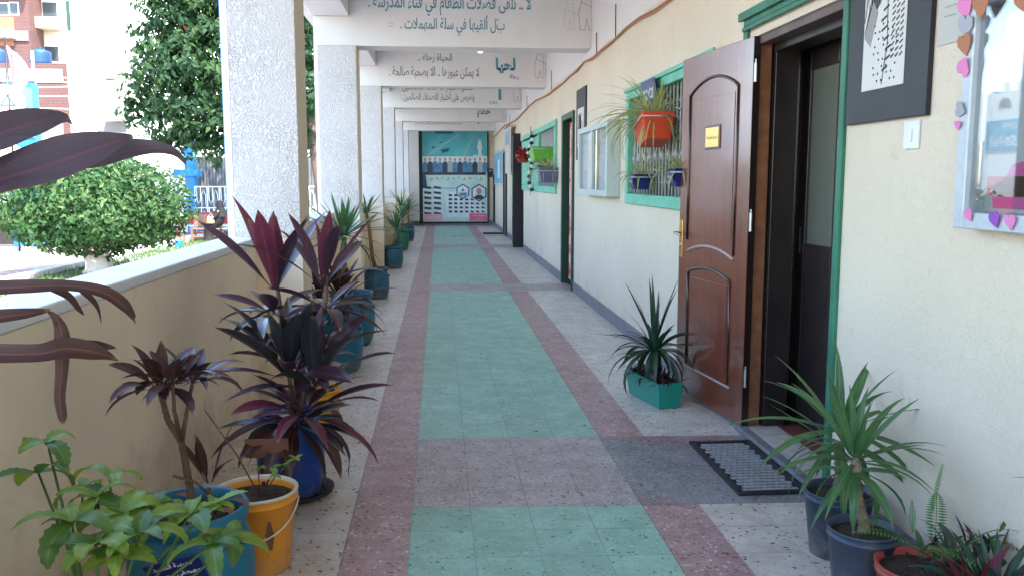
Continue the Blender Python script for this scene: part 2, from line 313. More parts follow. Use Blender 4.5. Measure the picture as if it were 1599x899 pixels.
def floor_material(name, base, var, chips, chip_amt, chip2=None, amt2=0, rough=.34, patch=None):
    m = bpy.data.materials.new(name); M[name] = m; m.use_nodes = True; N = m.node_tree.nodes; L = m.node_tree.links; b = N['Principled BSDF']
    uv = N.new('ShaderNodeUVMap'); uv.uv_map = 'UVMap'
    b.inputs['Specular IOR Level'].default_value = .4
    # one tone for each tile
    fl = N.new('ShaderNodeVectorMath'); fl.operation = 'FLOOR'; L.new(uv.outputs[0], fl.inputs[0])
    wn = N.new('ShaderNodeTexWhiteNoise'); wn.noise_dimensions = '2D'; L.new(fl.outputs[0], wn.inputs['Vector'])
    n = N.new('ShaderNodeTexNoise'); n.inputs['Scale'].default_value = .55; n.inputs['Detail'].default_value = 7; n.inputs['Roughness'].default_value = .65; L.new(uv.outputs[0], n.inputs['Vector'])
    a = N.new('ShaderNodeMath'); a.operation = 'MULTIPLY_ADD'; a.inputs[1].default_value = .28; L.new(wn.outputs['Value'], a.inputs[0])
    sc_ = N.new('ShaderNodeMath'); sc_.operation = 'MULTIPLY'; sc_.inputs[1].default_value = 1.1; L.new(n.outputs['Fac'], sc_.inputs[0]); L.new(sc_.outputs[0], a.inputs[2])
    cr = N.new('ShaderNodeValToRGB'); cr.color_ramp.elements[0].position = .38; cr.color_ramp.elements[1].position = 1.0
    cr.color_ramp.elements[0].color = (*[c*(1-var) for c in base], 1); cr.color_ramp.elements[1].color = (*[min(1, c*(1+var)) for c in base], 1)
    L.new(a.outputs[0], cr.inputs[0]); last = cr.outputs[0]
    if patch:
        pn = N.new('ShaderNodeTexNoise'); pn.inputs['Scale'].default_value = .33; pn.inputs['Detail'].default_value = 3; L.new(uv.outputs[0], pn.inputs['Vector'])
        pr = N.new('ShaderNodeValToRGB'); pr.color_ramp.elements[0].position = .50; pr.color_ramp.elements[1].position = .60; L.new(pn.outputs['Fac'], pr.inputs[0])
        mp = N.new('ShaderNodeMix'); mp.data_type = 'RGBA'; L.new(pr.outputs[0], mp.inputs[0]); L.new(last, mp.inputs[6]); mp.inputs[7].default_value = (*patch, 1); last = mp.outputs[2]
    def chipl(last, col, amt, scale, rmax):
        v = N.new('ShaderNodeTexVoronoi'); v.inputs['Scale'].default_value = scale; v.inputs['Randomness'].default_value = 1
        nn = N.new('ShaderNodeTexNoise'); nn.inputs['Scale'].default_value = scale*1.7; nn.inputs['Detail'].default_value = 1; L.new(uv.outputs[0], nn.inputs['Vector'])
        mv = N.new('ShaderNodeVectorMath'); mv.operation = 'MULTIPLY_ADD'; mv.inputs[1].default_value = (.9/scale,)*3
        L.new(nn.outputs['Color'], mv.inputs[0]); L.new(uv.outputs[0], mv.inputs[2]); L.new(mv.outputs[0], v.inputs['Vector'])
        sx = N.new('ShaderNodeSeparateColor'); L.new(v.outputs['Color'], sx.inputs[0])
        g = N.new('ShaderNodeMath'); g.operation = 'LESS_THAN'; g.inputs[1].default_value = amt; L.new(sx.outputs[0], g.inputs[0])
        md = N.new('ShaderNodeMath'); md.operation = 'MULTIPLY'; md.inputs[1].default_value = rmax; L.new(sx.outputs[1], md.inputs[0])
        g2 = N.new('ShaderNodeMath'); g2.operation = 'LESS_THAN'; L.new(v.outputs['Distance'], g2.inputs[0]); L.new(md.outputs[0], g2.inputs[1])
        mu = N.new('ShaderNodeMath'); mu.operation = 'MULTIPLY'; L.new(g.outputs[0], mu.inputs[0]); L.new(g2.outputs[0], mu.inputs[1])
        x = N.new('ShaderNodeMix'); x.data_type = 'RGBA'; L.new(mu.outputs[0], x.inputs[0]); L.new(last, x.inputs[6]); x.inputs[7].default_value = (*col, 1)
        return x.outputs[2]
    last = chipl(last, chips, chip_amt*1.35, 13, .46)
    if chip2: last = chipl(last, chip2, amt2*1.8, 20, .6)
    last = chipl(last, tuple(c*.7 for c in base), .3, 26, .5)
    # joints
    fr = N.new('ShaderNodeVectorMath'); fr.operation = 'FRACTION'; L.new(uv.outputs[0], fr.inputs[0]); sp = N.new('ShaderNodeSeparateXYZ'); L.new(fr.outputs[0], sp.inputs[0])
    mn = N.new('ShaderNodeMath'); mn.operation = 'MINIMUM'; L.new(sp.outputs[0], mn.inputs[0]); L.new(sp.outputs[1], mn.inputs[1])
    lt = N.new('ShaderNodeMath'); lt.operation = 'LESS_THAN'; lt.inputs[1].default_value = .022; L.new(mn.outputs[0], lt.inputs[0])
    jf = N.new('ShaderNodeMath'); jf.operation = 'MULTIPLY'; L.new(lt.outputs[0], jf.inputs[0]); L.new(n.outputs['Fac'], jf.inputs[1])
    j = N.new('ShaderNodeMix'); j.data_type = 'RGBA'; L.new(jf.outputs[0], j.inputs[0]); L.new(last, j.inputs[6]); j.inputs[7].default_value = (*[c*.5 for c in base], 1)
    # trodden dirt
    dn = N.new('ShaderNodeTexNoise'); dn.inputs['Scale'].default_value = 1.7; dn.inputs['Detail'].default_value = 9; dn.inputs['Roughness'].default_value = .75; L.new(uv.outputs[0], dn.inputs['Vector'])
    dr = N.new('ShaderNodeValToRGB'); dr.color_ramp.elements[0].position = .42; dr.color_ramp.elements[1].position = .62
    dr.color_ramp.elements[0].color = (.80, .78, .76, 1); dr.color_ramp.elements[1].color = (1, 1, 1, 1); L.new(dn.outputs['Fac'], dr.inputs[0])
    dm = N.new('ShaderNodeMix'); dm.data_type = 'RGBA'; dm.blend_type = 'MULTIPLY'; dm.inputs[0].default_value = 1; L.new(j.outputs[2], dm.inputs[6]); L.new(dr.outputs[0], dm.inputs[7])
    L.new(dm.outputs[2], b.inputs['Base Color'])
    rr = N.new('ShaderNodeMapRange'); rr.inputs['To Min'].default_value = rough+.18; rr.inputs['To Max'].default_value = rough-.05; L.new(dn.outputs['Fac'], rr.inputs[0]); L.new(rr.outputs[0], b.inputs['Roughness'])
    bp = N.new('ShaderNodeBump'); bp.inputs['Strength'].default_value = .25; bp.inputs['Distance'].default_value = .002; bp.invert = True
    L.new(lt.outputs[0], bp.inputs['Height']); L.new(bp.outputs[0], b.inputs['Normal'])
floor_material('terrazzo_green', (.29, .50, .395), .12, (.10, .20, .15), .16, (.42, .56, .47), .15)
floor_material('terrazzo_red', (.42, .275, .265), .12, (.62, .54, .51), .34, (.20, .10, .10), .2)
floor_material('terrazzo_cream', (.63, .57, .51), .13, (.14, .11, .09), .28, (.60, .55, .48), .2)
floor_material('terrazzo_grey', (.40, .345, .335), .16, (.12, .10, .10), .40, (.52, .48, .45), .45)
floor_material('terrazzo_slate', (.24, .235, .25), .18, (.07, .07, .08), .42, (.40, .36, .34), .35, patch=(.30, .20, .20))
# ------------------------------------------------------------------ floor (one tiled sheet), courtyard, street
PX_, PY_, SK = .25, .2535, .045
def floor_sheet():
    me = bpy.data.meshes.new('floor'); xs = [-1.63, -1.13, -.88, -.63, -.38, -.13, .12, .37, .62, .87, 1.12, 1.37, 1.75]
    y0 = 3.61 - 40*PY_; ny = 133; V = []; Fc = []; mi = []; uv = []
    for j in range(ny+1):
        for x in xs:
            yy = y0+j*PY_; V.append((x, yy - SK*(x+.13) if yy < 27 else yy, 0))
    bands = [(-10000, -9999), (-27, -23), (0, 4), (29, 32), (57, 61), (71, 73)]
    for j in range(ny):
        k = j-40; inb = any(a <= k < b for a, b in bands)
        for i in range(len(xs)-1):
            a = j*len(xs)+i; Fc.append((a, a+1, a+1+len(xs), a+len(xs)))
            x = (xs[i]+xs[i+1])/2
            if x < -.38: m = 2
            elif x < -.13: m = 1
            elif x < .87: m = 3 if inb else 0
            elif x < 1.12: m = (3 if k > 20 else 4) if inb else 1
            else: m = 4 if (inb and k < 20) else (3 if inb else 2)
            if k > 91: m = 2
            mi.append(m)
            for (ii, jj) in ((i, j), (i+1, j), (i+1, j+1), (i, j+1)):
                uv.append(((xs[ii]+.13)/PX_+40, jj+3))
    me.from_pydata(V, [], Fc)
    for q in ('terrazzo_green', 'terrazzo_red', 'terrazzo_cream', 'terrazzo_grey', 'terrazzo_slate'): me.materials.append(M[q])
    me.polygons.foreach_set('material_index', mi); l = me.uv_layers.new(name='UVMap')
    for i, u in enumerate(uv): l.data[i].uv = u
    o = bpy.data.objects.new('floor', me); C.objects.link(o); struct(o)
floor_sheet()
struct(MB().box(-1.42, 1.95, -8, 28, -.66, -.02).build('floor_slab', 'skirting_grey'))
GZ = -.65
mm('ground', (.42, .36, .30), rough=.9, var=.15, vscale=.4)
struct(MB().quad((-400, -300, GZ-.012), (400, -300, GZ-.012), (400, 500, GZ-.012), (-400, 500, GZ-.012)).build('ground', 'ground'))
# paved courtyard with striped tiles
def court_mat():
    m = mm('court_tiles', (.5, .4, .38), rough=.75); N = m.node_tree.nodes; L = m.node_tree.links; b = N['Principled BSDF']
    tc = N.new('ShaderNodeTexCoord'); bk = N.new('ShaderNodeTexBrick'); L.new(tc.outputs['Object'], bk.inputs['Vector']); bk.offset = 0
    bk.inputs['Scale'].default_value = 1; bk.inputs['Brick Width'].default_value = 9.0; bk.inputs['Row Height'].default_value = .9; bk.inputs['Mortar Size'].default_value = .03
    bk.inputs['Color1'].default_value = (.30, .21, .19, 1); bk.inputs['Color2'].default_value = (.42, .38, .35, 1); bk.inputs['Mortar'].default_value = (.3, .28, .26, 1)
    n = N.new('ShaderNodeTexNoise'); n.inputs['Scale'].default_value = .8; n.inputs['Detail'].default_value = 6; L.new(tc.outputs['Object'], n.inputs['Vector'])
    mx = N.new('ShaderNodeMix'); mx.data_type = 'RGBA'; mx.blend_type = 'MULTIPLY'; mx.inputs[0].default_value = .5; L.new(bk.outputs[0], mx.inputs[6]); L.new(n.outputs['Color'], mx.inputs[7])
    L.new(mx.outputs[2], b.inputs['Base Color'])
court_mat()
struct(MB().quad((-34, -20, GZ), (-2.6, -20, GZ), (-2.6, 46, GZ), (-34, 46, GZ)).build('courtyard_paving', 'court_tiles'))
struct(MB().box(-8.8, -8.5, -10, 40, GZ, GZ+.12).box(-2.8, -2.5, -10, 40, GZ, GZ+.12).build('planting_kerb', 'ledge_white', bevel=.01))
# grass in the bed around the clipped tree
mm('grass', (.08, .16, .04), rough=.9, var=.5, vscale=8, trans=.2)
g = MB()
for i in range(5000):
    x = rnd(-8.4, -7.0); y = rnd(15, 36); a = rnd(0, 6.28); h = rnd(.05, .13); dx, dy = math.cos(a)*.012, math.sin(a)*.012; k = len(g.v)
    g.v += [(x-dx, y-dy, GZ), (x+dx, y+dy, GZ), (x+rnd(-.05, .05), y+rnd(-.05, .05), GZ+h)]; g.face(k, k+1, k+2)
struct(g.build('grass', 'grass'), 'stuff')
# ------------------------------------------------------------------ ceiling, columns, parapet, beams
struct(MB().box(-1.70, 5.2, -8, 28.3, 3.50, 3.72).build('ceiling', 'smooth_white'))
COLY = [5.6, 9.7, 13.75, 17.8, 21.85, 25.9]
ORD = ['nearest', 'second', 'third', 'fourth', 'fifth', 'sixth']
def column(y0, y1, label):
    c = thing('column', (-1.1, y0, 0), label, 'column', 'columns along the open side of the corridor')
    MB().box(-1.33, -.875, y0, y1, 1.046, 3.16).build('shaft', 'tan_plaster', c, bevel=.006)
    MB().box(-1.20, -.875, y0, y1, 0.001, 1.045).build('lower_shaft', 'tan_plaster', c)
    f = MB().box(-1.285, -.879, y0-.014, y0-.001, 1.048, 2.85); f.build('stippled_face', 'stipple_white', c, bevel=.004)
    MB().box(-1.33, -1.288, y0-.010, y0-.0015, 1.046, 2.85).build('smooth_border', 'smooth_white', c)
    MB().box(-1.33, -.876, y0-.006, y0-.0015, 2.855, 3.158).build('capital', 'smooth_white', c)
    return c
column(1.28, 1.63, 'column at the extreme left edge of the photo, beside the camera')
for i, y in enumerate(COLY):
    column(y, y+.36, ['wide stippled white column rising behind the big burgundy plants', 'stippled white column behind the spiky green yucca', 'third column along, behind the teal pot with the tall bent yucca stem',
        'fourth column along, behind the teal pot with the short yucca', 'fifth column along, behind the green pot', 'sixth column along, last before the poster wall'][i])
spans = [(-7.9, 1.279), (1.631, 5.599)] + [(COLY[i]+.361, COLY[i+1]-.001) for i in range(5)] + [(26.261, 26.99)]
PL = ['parapet section behind the camera', 'nearest tan parapet wall with white ledge, behind the orange bucket', 'tan parapet section between the first two columns', 'parapet section between second and third columns',
      'parapet section between third and fourth columns', 'parapet section between fourth and fifth columns', 'parapet section between fifth and sixth columns', 'short parapet section touching the poster wall']
for (a, b), lb in zip(spans, PL):
    p = thing('parapet', (-1.27, (a+b)/2, 0), lb, 'parapet', 'low walls between the columns')
    MB().box(-1.37, -1.165, a, b, -.02, 1.0).build('wall_panel', 'tan_plaster', p)
    MB().box(-1.385, -1.158, a, b, 1.001, 1.045).build('ledge', 'ledge_white', p, bevel=.008)
# beams: cross beams with slogans, one edge beam
U_, V_ = (1, 0, 0), (0, 0, 1)
def figure(mb, O, s=1.0):
    """outline of a standing child holding a board"""
    h = circle(0, .30*s, .055*s, 14); stroke2(mb, h, .006, O, U_, V_)
    stroke2(mb, [(-.05*s, .24*s), (-.09*s, .05*s), (-.07*s, -.12*s), (-.02*s, -.12*s), (0, 0), (.03*s, -.12*s), (.07*s, -.12*s), (.06*s, .08*s), (.05*s, .24*s)], .006, O, U_, V_)
    stroke2(mb, [(-.06*s, .18*s), (.06*s, .12*s), (.14*s, .12*s)], .006, O, U_, V_)
HT = {'لا .. نلقى فضلات الطعام في فناء المدرسة .': .23, 'بَل ألقيها في سلة المهملات .': .22, 'الحياة رحلة ..': .15, 'لا يمكن عبورها .. الا بصحبة صالحة .': .19, 'لحيا': .24, 'واحرص على اختيار الاصدقاء الصالحين :': .18, 'احسنوا اختيار الاصدقاء الصالحين': .19, 'حكم': .26}
def beam(y0, label, texts, extra=None):
    b = thing('ceiling_beam', (0, y0, 2.85), label, 'beam', 'cross beams under the corridor ceiling')
    MB().box(-.944, 1.699, y0-.004, y0+.34, 2.85, 3.499).build('beam_body', 'smooth_white', b, bevel=.006)
    for (x0, x1, yc, txt, mt_, fat) in texts:
        hgt = HT.get(txt)
        p0 = at(x0, yc, y0-.004); p1 = at(x1, yc, y0-.004)
        lettering('lettering', txt, mt_, b, ((p0.x+p1.x)/2, y0-.0045, (p0.z+p1.z)/2), U_, V_, width=abs(p1.x-p0.x), height=hgt, fatten=fat)
    if extra:
        x, yp, s = extra; p = at(x, yp, y0-.004); k = MB(); figure(k, (p.x, y0-.0045, p.z), s)
        bx0 = .10*s; stroke2(k, [(bx0, .12*s), (bx0+.36*s, .12*s), (bx0+.36*s, -.10*s), (bx0, -.10*s), (bx0, .12*s)], .006, (p.x, y0-.0045, p.z), U_, V_)
        k.build('sketch', 'letter_faint', b)
        c = (p.x+bx0+.18*s, y0-.0045, p.z)
        lettering('lettering', 'عزيزي الطالب', 'letter_faint', b, (c[0], c[1], c[2]+.055*s), U_, V_, width=.26*s, fatten=.01)
        lettering('lettering', 'عزيزتي الطالبة', 'letter_faint', b, (c[0], c[1], c[2]-.04*s), U_, V_, width=.28*s, fatten=.01)
    return b
beam(1.28, 'beam just above the camera', [])
beam(5.6, 'beam above the nearest column, out of the top of the photo', [])
b1 = beam(9.7, 'nearest visible beam with two long teal lines of Arabic', [(575, 829, 9, 'لا .. نلقى فضلات الطعام في فناء المدرسة .', 'letter_teal', .012),
     (625, 788, 40, 'بَل ألقيها في سلة المهملات .', 'letter_teal', .012)], (916, 30, 1.0))
k = MB(); p = at(890, 34, 9.69); figure(k, (p.x, 9.6955, p.z), .75)
p2 = at(607, 41, 9.69); stroke2(k, [(0, 0), (.05, 0)], .012, (p2.x, 9.6955, p2.z), U_, V_); stroke2(k, [(0, .03), (.05, .035)], .012, (p2.x, 9.6955, p2.z), U_, V_); k.build('sketch', 'letter_fainter', b1)
beam(13.75, 'second beam, with the large teal word beside a small slogan', [(652, 706, 91, 'الحياة رحلة ..', 'letter_slate', .012), (608, 748, 114, 'لا يمكن عبورها .. الا بصحبة صالحة .', 'letter_slate', .012),
     (774, 805, 103, 'لحيا', 'letter_teal', .05), (796, 810, 121, 'رحلة', 'letter_slate', .02)], (843, 110, .95))
beam(17.8, 'third beam, with a slate slogan and the letters ORS', [(628, 742, 137, 'احسنوا اختيار الاصدقاء الصالحين', 'letter_slate', .01), (626, 741, 153, 'واحرص على اختيار الاصدقاء الصالحين :', 'letter_slate', .012), (778, 783, 147, 'ا', 'letter_teal', .06)], (808, 150, .95))
lettering('lettering', 'ORS', 'letter_slate', bpy.data.objects['ceiling_beam.004'], at(770, 161, 17.795)+Vector((0, -.002, 0)), U_, V_, width=.16, raw=True)
beam(21.85, 'fourth beam, with a short teal word on its right', [(745, 766, 176, 'حكم', 'letter_teal', .05)], (790, 180, .9))
beam(25.9, 'last beam, with one thin dark line above the poster', [(648, 720, 193, 'رفع مستوى المهارات وتحسين الأداء المدرسي', 'letter_slate', .012), (745, 754, 191, 'هو', 'letter_slate', .04)], None)
tag(MB().box(-1.33, -.945, -7.9, 27.6, 3.161, 3.499).build('edge_beam', 'smooth_white', bevel=.006), 'long white edge beam running over the tops of the columns', 'beam')
lb = thing('ceiling_lamp', at(750, 70, 12.2), 'small round white lamp under the ceiling between beams', 'lamp')
p = at(750, 77, 12.2); mm('lamp_white', (.8, .78, .72), rough=.3, em=(1, .9, .7), ems=.4)
MB().lathe([(.001, -.055), (.03, -.05), (.05, -.02), (.05, .02), (.03, .05), (.02, .06)], p, 16, True).build('bulb', 'lamp_white', lb, True)
MB().tube([p+Vector((0, 0, .055)), (p.x, p.y, 3.5)], .012, 8).build('stem', 'smooth_white', lb)
# ------------------------------------------------------------------ right wall with its openings, end wall
WX = 1.70; WT = .25
OPEN = [(3.58, 4.70, 0, 2.17), (5.26, 7.62, 1.26, 2.12), (10.85, 11.78, 0, 2.2), (12.5, 17.3, 1.3, 2.2), (17.0+.35, 18.05, 0, 2.2), (21.6, 22.4, 0, 2.1)]
rw = thing('corridor_wall', (WX, 10, 0), 'long cream plastered wall on the right, pierced by doors and windows', 'wall')
mb = MB(); ylast = -8
for (a, b, z0, z1) in OPEN:
    mb.box(WX, WX+WT, ylast, a, -.02, 3.5)
    if z0 > 0: mb.box(WX, WX+WT, a, b, -.02, z0)
    mb.box(WX, WX+WT, a, b, z1, 3.5); ylast = b
mb.box(WX, WX+WT, ylast, 28.2, -.02, 3.5); mb.build('wall_body', 'cream_plaster', rw)
mb = MB(); ylast = -8
for (a, b, z0, z1) in OPEN+[(27.0, 27.1, 0, 0)]:
    if z0 == 0: mb.box(WX-.014, WX-.001, ylast, a-.06, .001, .125); ylast = b+.06
mb.build('skirting', 'skirting_grey', rw, bevel=.003)
ew = thing('end_wall', (.3, 27, 0), 'cream wall closing the far end of the corridor', 'wall')
MB().box(-1.6, WX-.001, 27.03, 28.2, -.02, 3.499).build('wall_body', 'cream_plaster', ew)
MB().box(-.80, WX-.003, 26.98, 27.029, .001, .14).build('skirting', 'skirting_grey', ew, bevel=.004)
MB().box(-.90, -.60, 26.75, 26.979, .15, 2.95).build('pilaster', 'smooth_white', ew)
# rooms behind the openings, dim and empty
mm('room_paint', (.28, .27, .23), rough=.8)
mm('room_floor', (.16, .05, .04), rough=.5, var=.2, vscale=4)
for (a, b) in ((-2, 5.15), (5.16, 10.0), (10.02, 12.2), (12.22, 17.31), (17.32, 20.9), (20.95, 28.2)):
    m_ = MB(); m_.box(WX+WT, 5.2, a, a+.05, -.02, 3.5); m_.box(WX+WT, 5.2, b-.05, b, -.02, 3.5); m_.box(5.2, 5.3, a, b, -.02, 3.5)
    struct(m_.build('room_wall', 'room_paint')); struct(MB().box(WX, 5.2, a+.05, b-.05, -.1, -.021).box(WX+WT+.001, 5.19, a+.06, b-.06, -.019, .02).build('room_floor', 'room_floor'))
# ------------------------------------------------------------------ near doorway
mm('varnish', (.20, .038, .016), rough=.34, spec=.6, col2=(.105, .019, .009), vscale=2.2, coat=1.0, bump=.12, bscale=18, bdist=.004)
_n = M['varnish'].node_tree   # wood grain: the tone noise is drawn out along the height of the door
_g = _n.nodes.new('ShaderNodeMapping'); _g.inputs['Scale'].default_value = (14, 14, .9)
for _l in list(_n.links):
    if _l.from_node.type == 'TEX_COORD' and _l.to_node.type == 'TEX_NOISE': _s, _t = _l.from_socket, _l.to_socket; _n.links.remove(_l); _n.links.new(_s, _g.inputs[0]); _n.links.new(_g.outputs[0], _t)
mm('varnish_dark', (.020, .010, .009), rough=.3, spec=.5, coat=.3)
mm('raw_wood', (.33, .13, .06), rough=.6, col2=(.16, .06, .03), vscale=14)
mm('dark_wood', (.035, .024, .022), rough=.35, col2=(.018, .013, .013), vscale=6, coat=.2)
mm('grey_wood', (.16, .12, .11), rough=.5, col2=(.09, .06, .055), vscale=6)
mm('green_paint', (.035, .20, .12), rough=.45, col2=(.02, .12, .075), vscale=7, bump=.3, bscale=30, bdist=.004)
mm('mint_paint', (.15, .48, .34), rough=.45, col2=(.09, .34, .23), vscale=5, bump=.3, bscale=30, bdist=.004, thr=(.2, .55))
mm('dark_green', (.012, .055, .035), rough=.4)
mm('steel', (.45, .45, .46), rough=.35, metal=1)
mm('black_metal', (.03, .03, .035), rough=.45, metal=.5)
mm('brass', (.75, .50, .18), rough=.28, metal=1)
mm('stone_sill', (.46, .42, .36), rough=.6, var=.2, vscale=12)
mm('pale_glass', (.13, .135, .11), rough=.25)
def glass(name, tint=(.9, .95, .95), ior=1.55, rough=.02):
    m = bpy.data.materials.new(name); M[name] = m; m.use_nodes = True; N = m.node_tree.nodes; L = m.node_tree.links; N.remove(N['Principled BSDF'])
    t = N.new('ShaderNodeBsdfTransparent'); t.inputs[0].default_value = (*tint, 1); gl = N.new('ShaderNodeBsdfGlossy'); gl.inputs['Roughness'].default_value = rough
    lw = N.new('ShaderNodeLayerWeight'); lw.inputs[0].default_value = .5; pw = N.new('ShaderNodeMath'); pw.operation = 'POWER'; pw.inputs[1].default_value = 4; L.new(lw.outputs['Facing'], pw.inputs[0])
    fr = N.new('ShaderNodeMath'); fr.operation = 'MULTIPLY_ADD'; fr.inputs[1].default_value = .8; fr.inputs[2].default_value = ((ior-1)/(ior+1))**2; L.new(pw.outputs[0], fr.inputs[0]); mx = N.new('ShaderNodeMixShader')
    L.new(fr.outputs[0], mx.inputs[0]); L.new(t.outputs[0], mx.inputs[1]); L.new(gl.outputs[0], mx.inputs[2]); L.new(mx.outputs[0], N['Material Output'].inputs[0])
glass('glass')
glass('case_glass', (.9, .93, .93), 1.9)
d = thing('door', (WX, 4.1, 0), 'tall brown varnished door standing wide open, brass plate on it', 'door')
fr = MB()
fr.box(WX-.02, WX+.06, 4.70, 4.76, .0, 2.24).box(WX-.02, WX+.06, 3.52, 3.565, .0, 2.24).box(WX-.02, WX+.06, 3.5, 4.76, 2.241, 2.30)
fo = fr.build('outer_frame', 'green_paint', d, bevel=.006)
tr = MB().box(WX-.045, WX-.021, 3.47, 4.78, 2.27, 2.315).box(WX-.035, WX-.021, 3.50, 4.74, 2.21, 2.235); tr.build('cornice', 'green_paint', d, bevel=.005)
MB().box(WX+.0, WX+.10, 4.63, 4.698, .03, 2.169).build('hinge_jamb', 'raw_wood', d, bevel=.004)
MB().box(WX+.11, WX+.24, 4.60, 4.66, .03, 2.17).box(WX+.07, WX+.24, 3.566, 3.63, .03, 2.17).box(WX+.10, WX+.24, 3.631, 4.599, 2.09, 2.17).build('inner_frame', 'dark_wood', d, bevel=.004)
MB().box(WX+.02, WX+.10, 3.60, 4.62, 2.13, 2.205).build('lintel_board', 'grey_wood', d, bevel=.004)
hinge = Vector((1.685, 4.60, .03)); free = Vector((1.575, 5.56, .03)); Lv = (free-hinge); LL = Lv.length; du = Lv.normalized(); dn = Vector((-du.y, du.x, 0))
if dn.x > 0: dn = -dn
DH = 2.14
def dp(u, z, n): return hinge + du*u + dn*n + Vector((0, 0, z))
def dbox(mb_, u0, u1, z0, z1, n0, n1):
    n = len(mb_.v)
    mb_.v += [tuple(dp(*q)) for q in ((u0, z0, n0), (u1, z0, n0), (u1, z0, n1), (u0, z0, n1), (u0, z1, n0), (u1, z1, n0), (u1, z1, n1), (u0, z1, n1))]
    for q in ((0,3,2,1),(4,5,6,7),(0,1,5,4),(1,2,6,5),(2,3,7,6),(3,0,4,7)): mb_.face(*[n+i for i in q])
lf = MB(); dbox(lf, 0, LL, 0, DH, -.04, 0); leaf = lf.build('door_leaf', 'varnish', d, bevel=.003)
ed = MB(); dbox(ed, -.004, -.0005, .001, DH-.001, -.0395, -.0005); ed.build('leaf_edge', 'varnish_dark', leaf)
# mouldings of the two panels, and the raised fields inside them
def arch(u0, u1, z, rise, n=18): return [(u0+(u1-u0)*i/n, z+rise*math.sin(math.pi*i/n)**.8) for i in range(n+1)]
def mould(pts, r=.009):
    return MB().tube([dp(u, z, .003) for u, z in pts], r, 8)
A1 = arch(.16, LL-.14, 1.90, .085); A2 = arch(.16, LL-.16, .93, .05); A3 = arch(.19, LL-.17, .80, .045)
up = [(.16, .97), (.16, 1.90)]; m_ = MB()
m_.tube([dp(u, z, .003) for u, z in A1], .009, 8).tube([dp(LL-.14, z, .003) for z in (1.0, 1.3, 1.6, 1.90)], .009, 8).tube([dp(.16, z, .003) for z in (.95, 1.3, 1.6, 1.90)], .007, 8)
m_.tube([dp(LL-.17, z, .003) for z in (.20, .4, .6, .80)], .009, 8).tube([dp(.19, z, .003) for z in (.20, .5, .80)], .006, 8).tube([dp(u, z, .003) for u, z in A3], .010, 8)
m_.build('moulding', 'varnish_dark', leaf, True)
mm('worn_moulding', (.30, .22, .22), rough=.3, coat=.4)
MB().tube([dp(u, z, .004) for u, z in A2], .010, 8).tube([dp(u, .185, .003) for u in (.16, .4, .6, LL-.16)], .008, 8).build('worn_moulding', 'worn_moulding', leaf, True)
fi = MB(); dbox(fi, .20, LL-.18, 1.03, 1.87, .0005, .004); dbox(fi, .23, LL-.21, .24, .77, .0005, .004); fi.build('raised_panel', 'varnish', leaf, bevel=.003)
hb = MB()
for z in (.28, 1.15, 1.95): hb.tube([dp(-.012, z-.05, -.01), dp(-.012, z+.05, -.01)], .009, 8).tube([dp(-.012, z+.05, -.01), dp(-.012, z+.07, -.01)], .004, 6)
hb.build('hinge', 'steel', d)
h = MB(); dbox(h, LL-.065, LL-.025, .88, 1.12, .001, .006); h.build('handle_plate', 'brass', leaf, bevel=.003)
h = MB(); h.tube([dp(LL-.045, 1.04, .004), dp(LL-.045, 1.04, .05), dp(LL-.05, 1.04, .055), dp(LL-.15, 1.03, .055)], .008, 8); h.tube([dp(LL-.045, .96, .006), dp(LL-.045, .96, .012)], .012, 10); h.build('handle', 'steel', leaf, True)
h = MB(); dbox(h, LL/2-.115, LL/2+.095, 1.56, 1.70, .0045, .010); npf = h.build('nameplate_frame', 'varnish_dark', leaf, bevel=.002)
h = MB(); dbox(h, LL/2-.10, LL/2+.08, 1.573, 1.687, .0105, .013); h.build('nameplate', 'brass', leaf)
lettering('nameplate_lettering', 'مدير المدرسة', 'letter_black', leaf, dp(LL/2-.01, 1.63, .0132), -du, (0, 0, 1), width=.14, fatten=.01)
# inner second door standing half open in the dark room
i2 = thing('inner_door', (1.98, 4.3, 0), 'dark inner door with a pale glass pane, seen through the near doorway', 'door')
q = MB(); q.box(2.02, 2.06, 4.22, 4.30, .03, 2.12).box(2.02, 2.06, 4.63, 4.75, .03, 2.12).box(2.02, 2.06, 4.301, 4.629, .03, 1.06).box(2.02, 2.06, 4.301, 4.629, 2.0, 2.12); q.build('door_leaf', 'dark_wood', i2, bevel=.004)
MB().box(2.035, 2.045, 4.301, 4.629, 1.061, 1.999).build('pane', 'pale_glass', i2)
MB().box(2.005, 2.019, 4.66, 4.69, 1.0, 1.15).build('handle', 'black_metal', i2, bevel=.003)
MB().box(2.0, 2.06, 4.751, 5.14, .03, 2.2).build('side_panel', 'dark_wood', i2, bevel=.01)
ds = thing('door_step', (1.75, 4.1, 0), 'low stone threshold with red tile inside the near doorway', 'threshold')
MB().box(WX+.02, WX+.20, 3.58, 4.62, .001, .03).build('sill', 'stone_sill', ds, bevel=.005); MB().box(WX-.035, WX+.019, 3.50, 4.66, .001, .035).build('sill_edge', 'skirting_grey', ds, bevel=.006)
MB().box(WX+.201, WX+.6, 3.64, 4.60, .021, .034).build('tile', 'room_floor', ds)
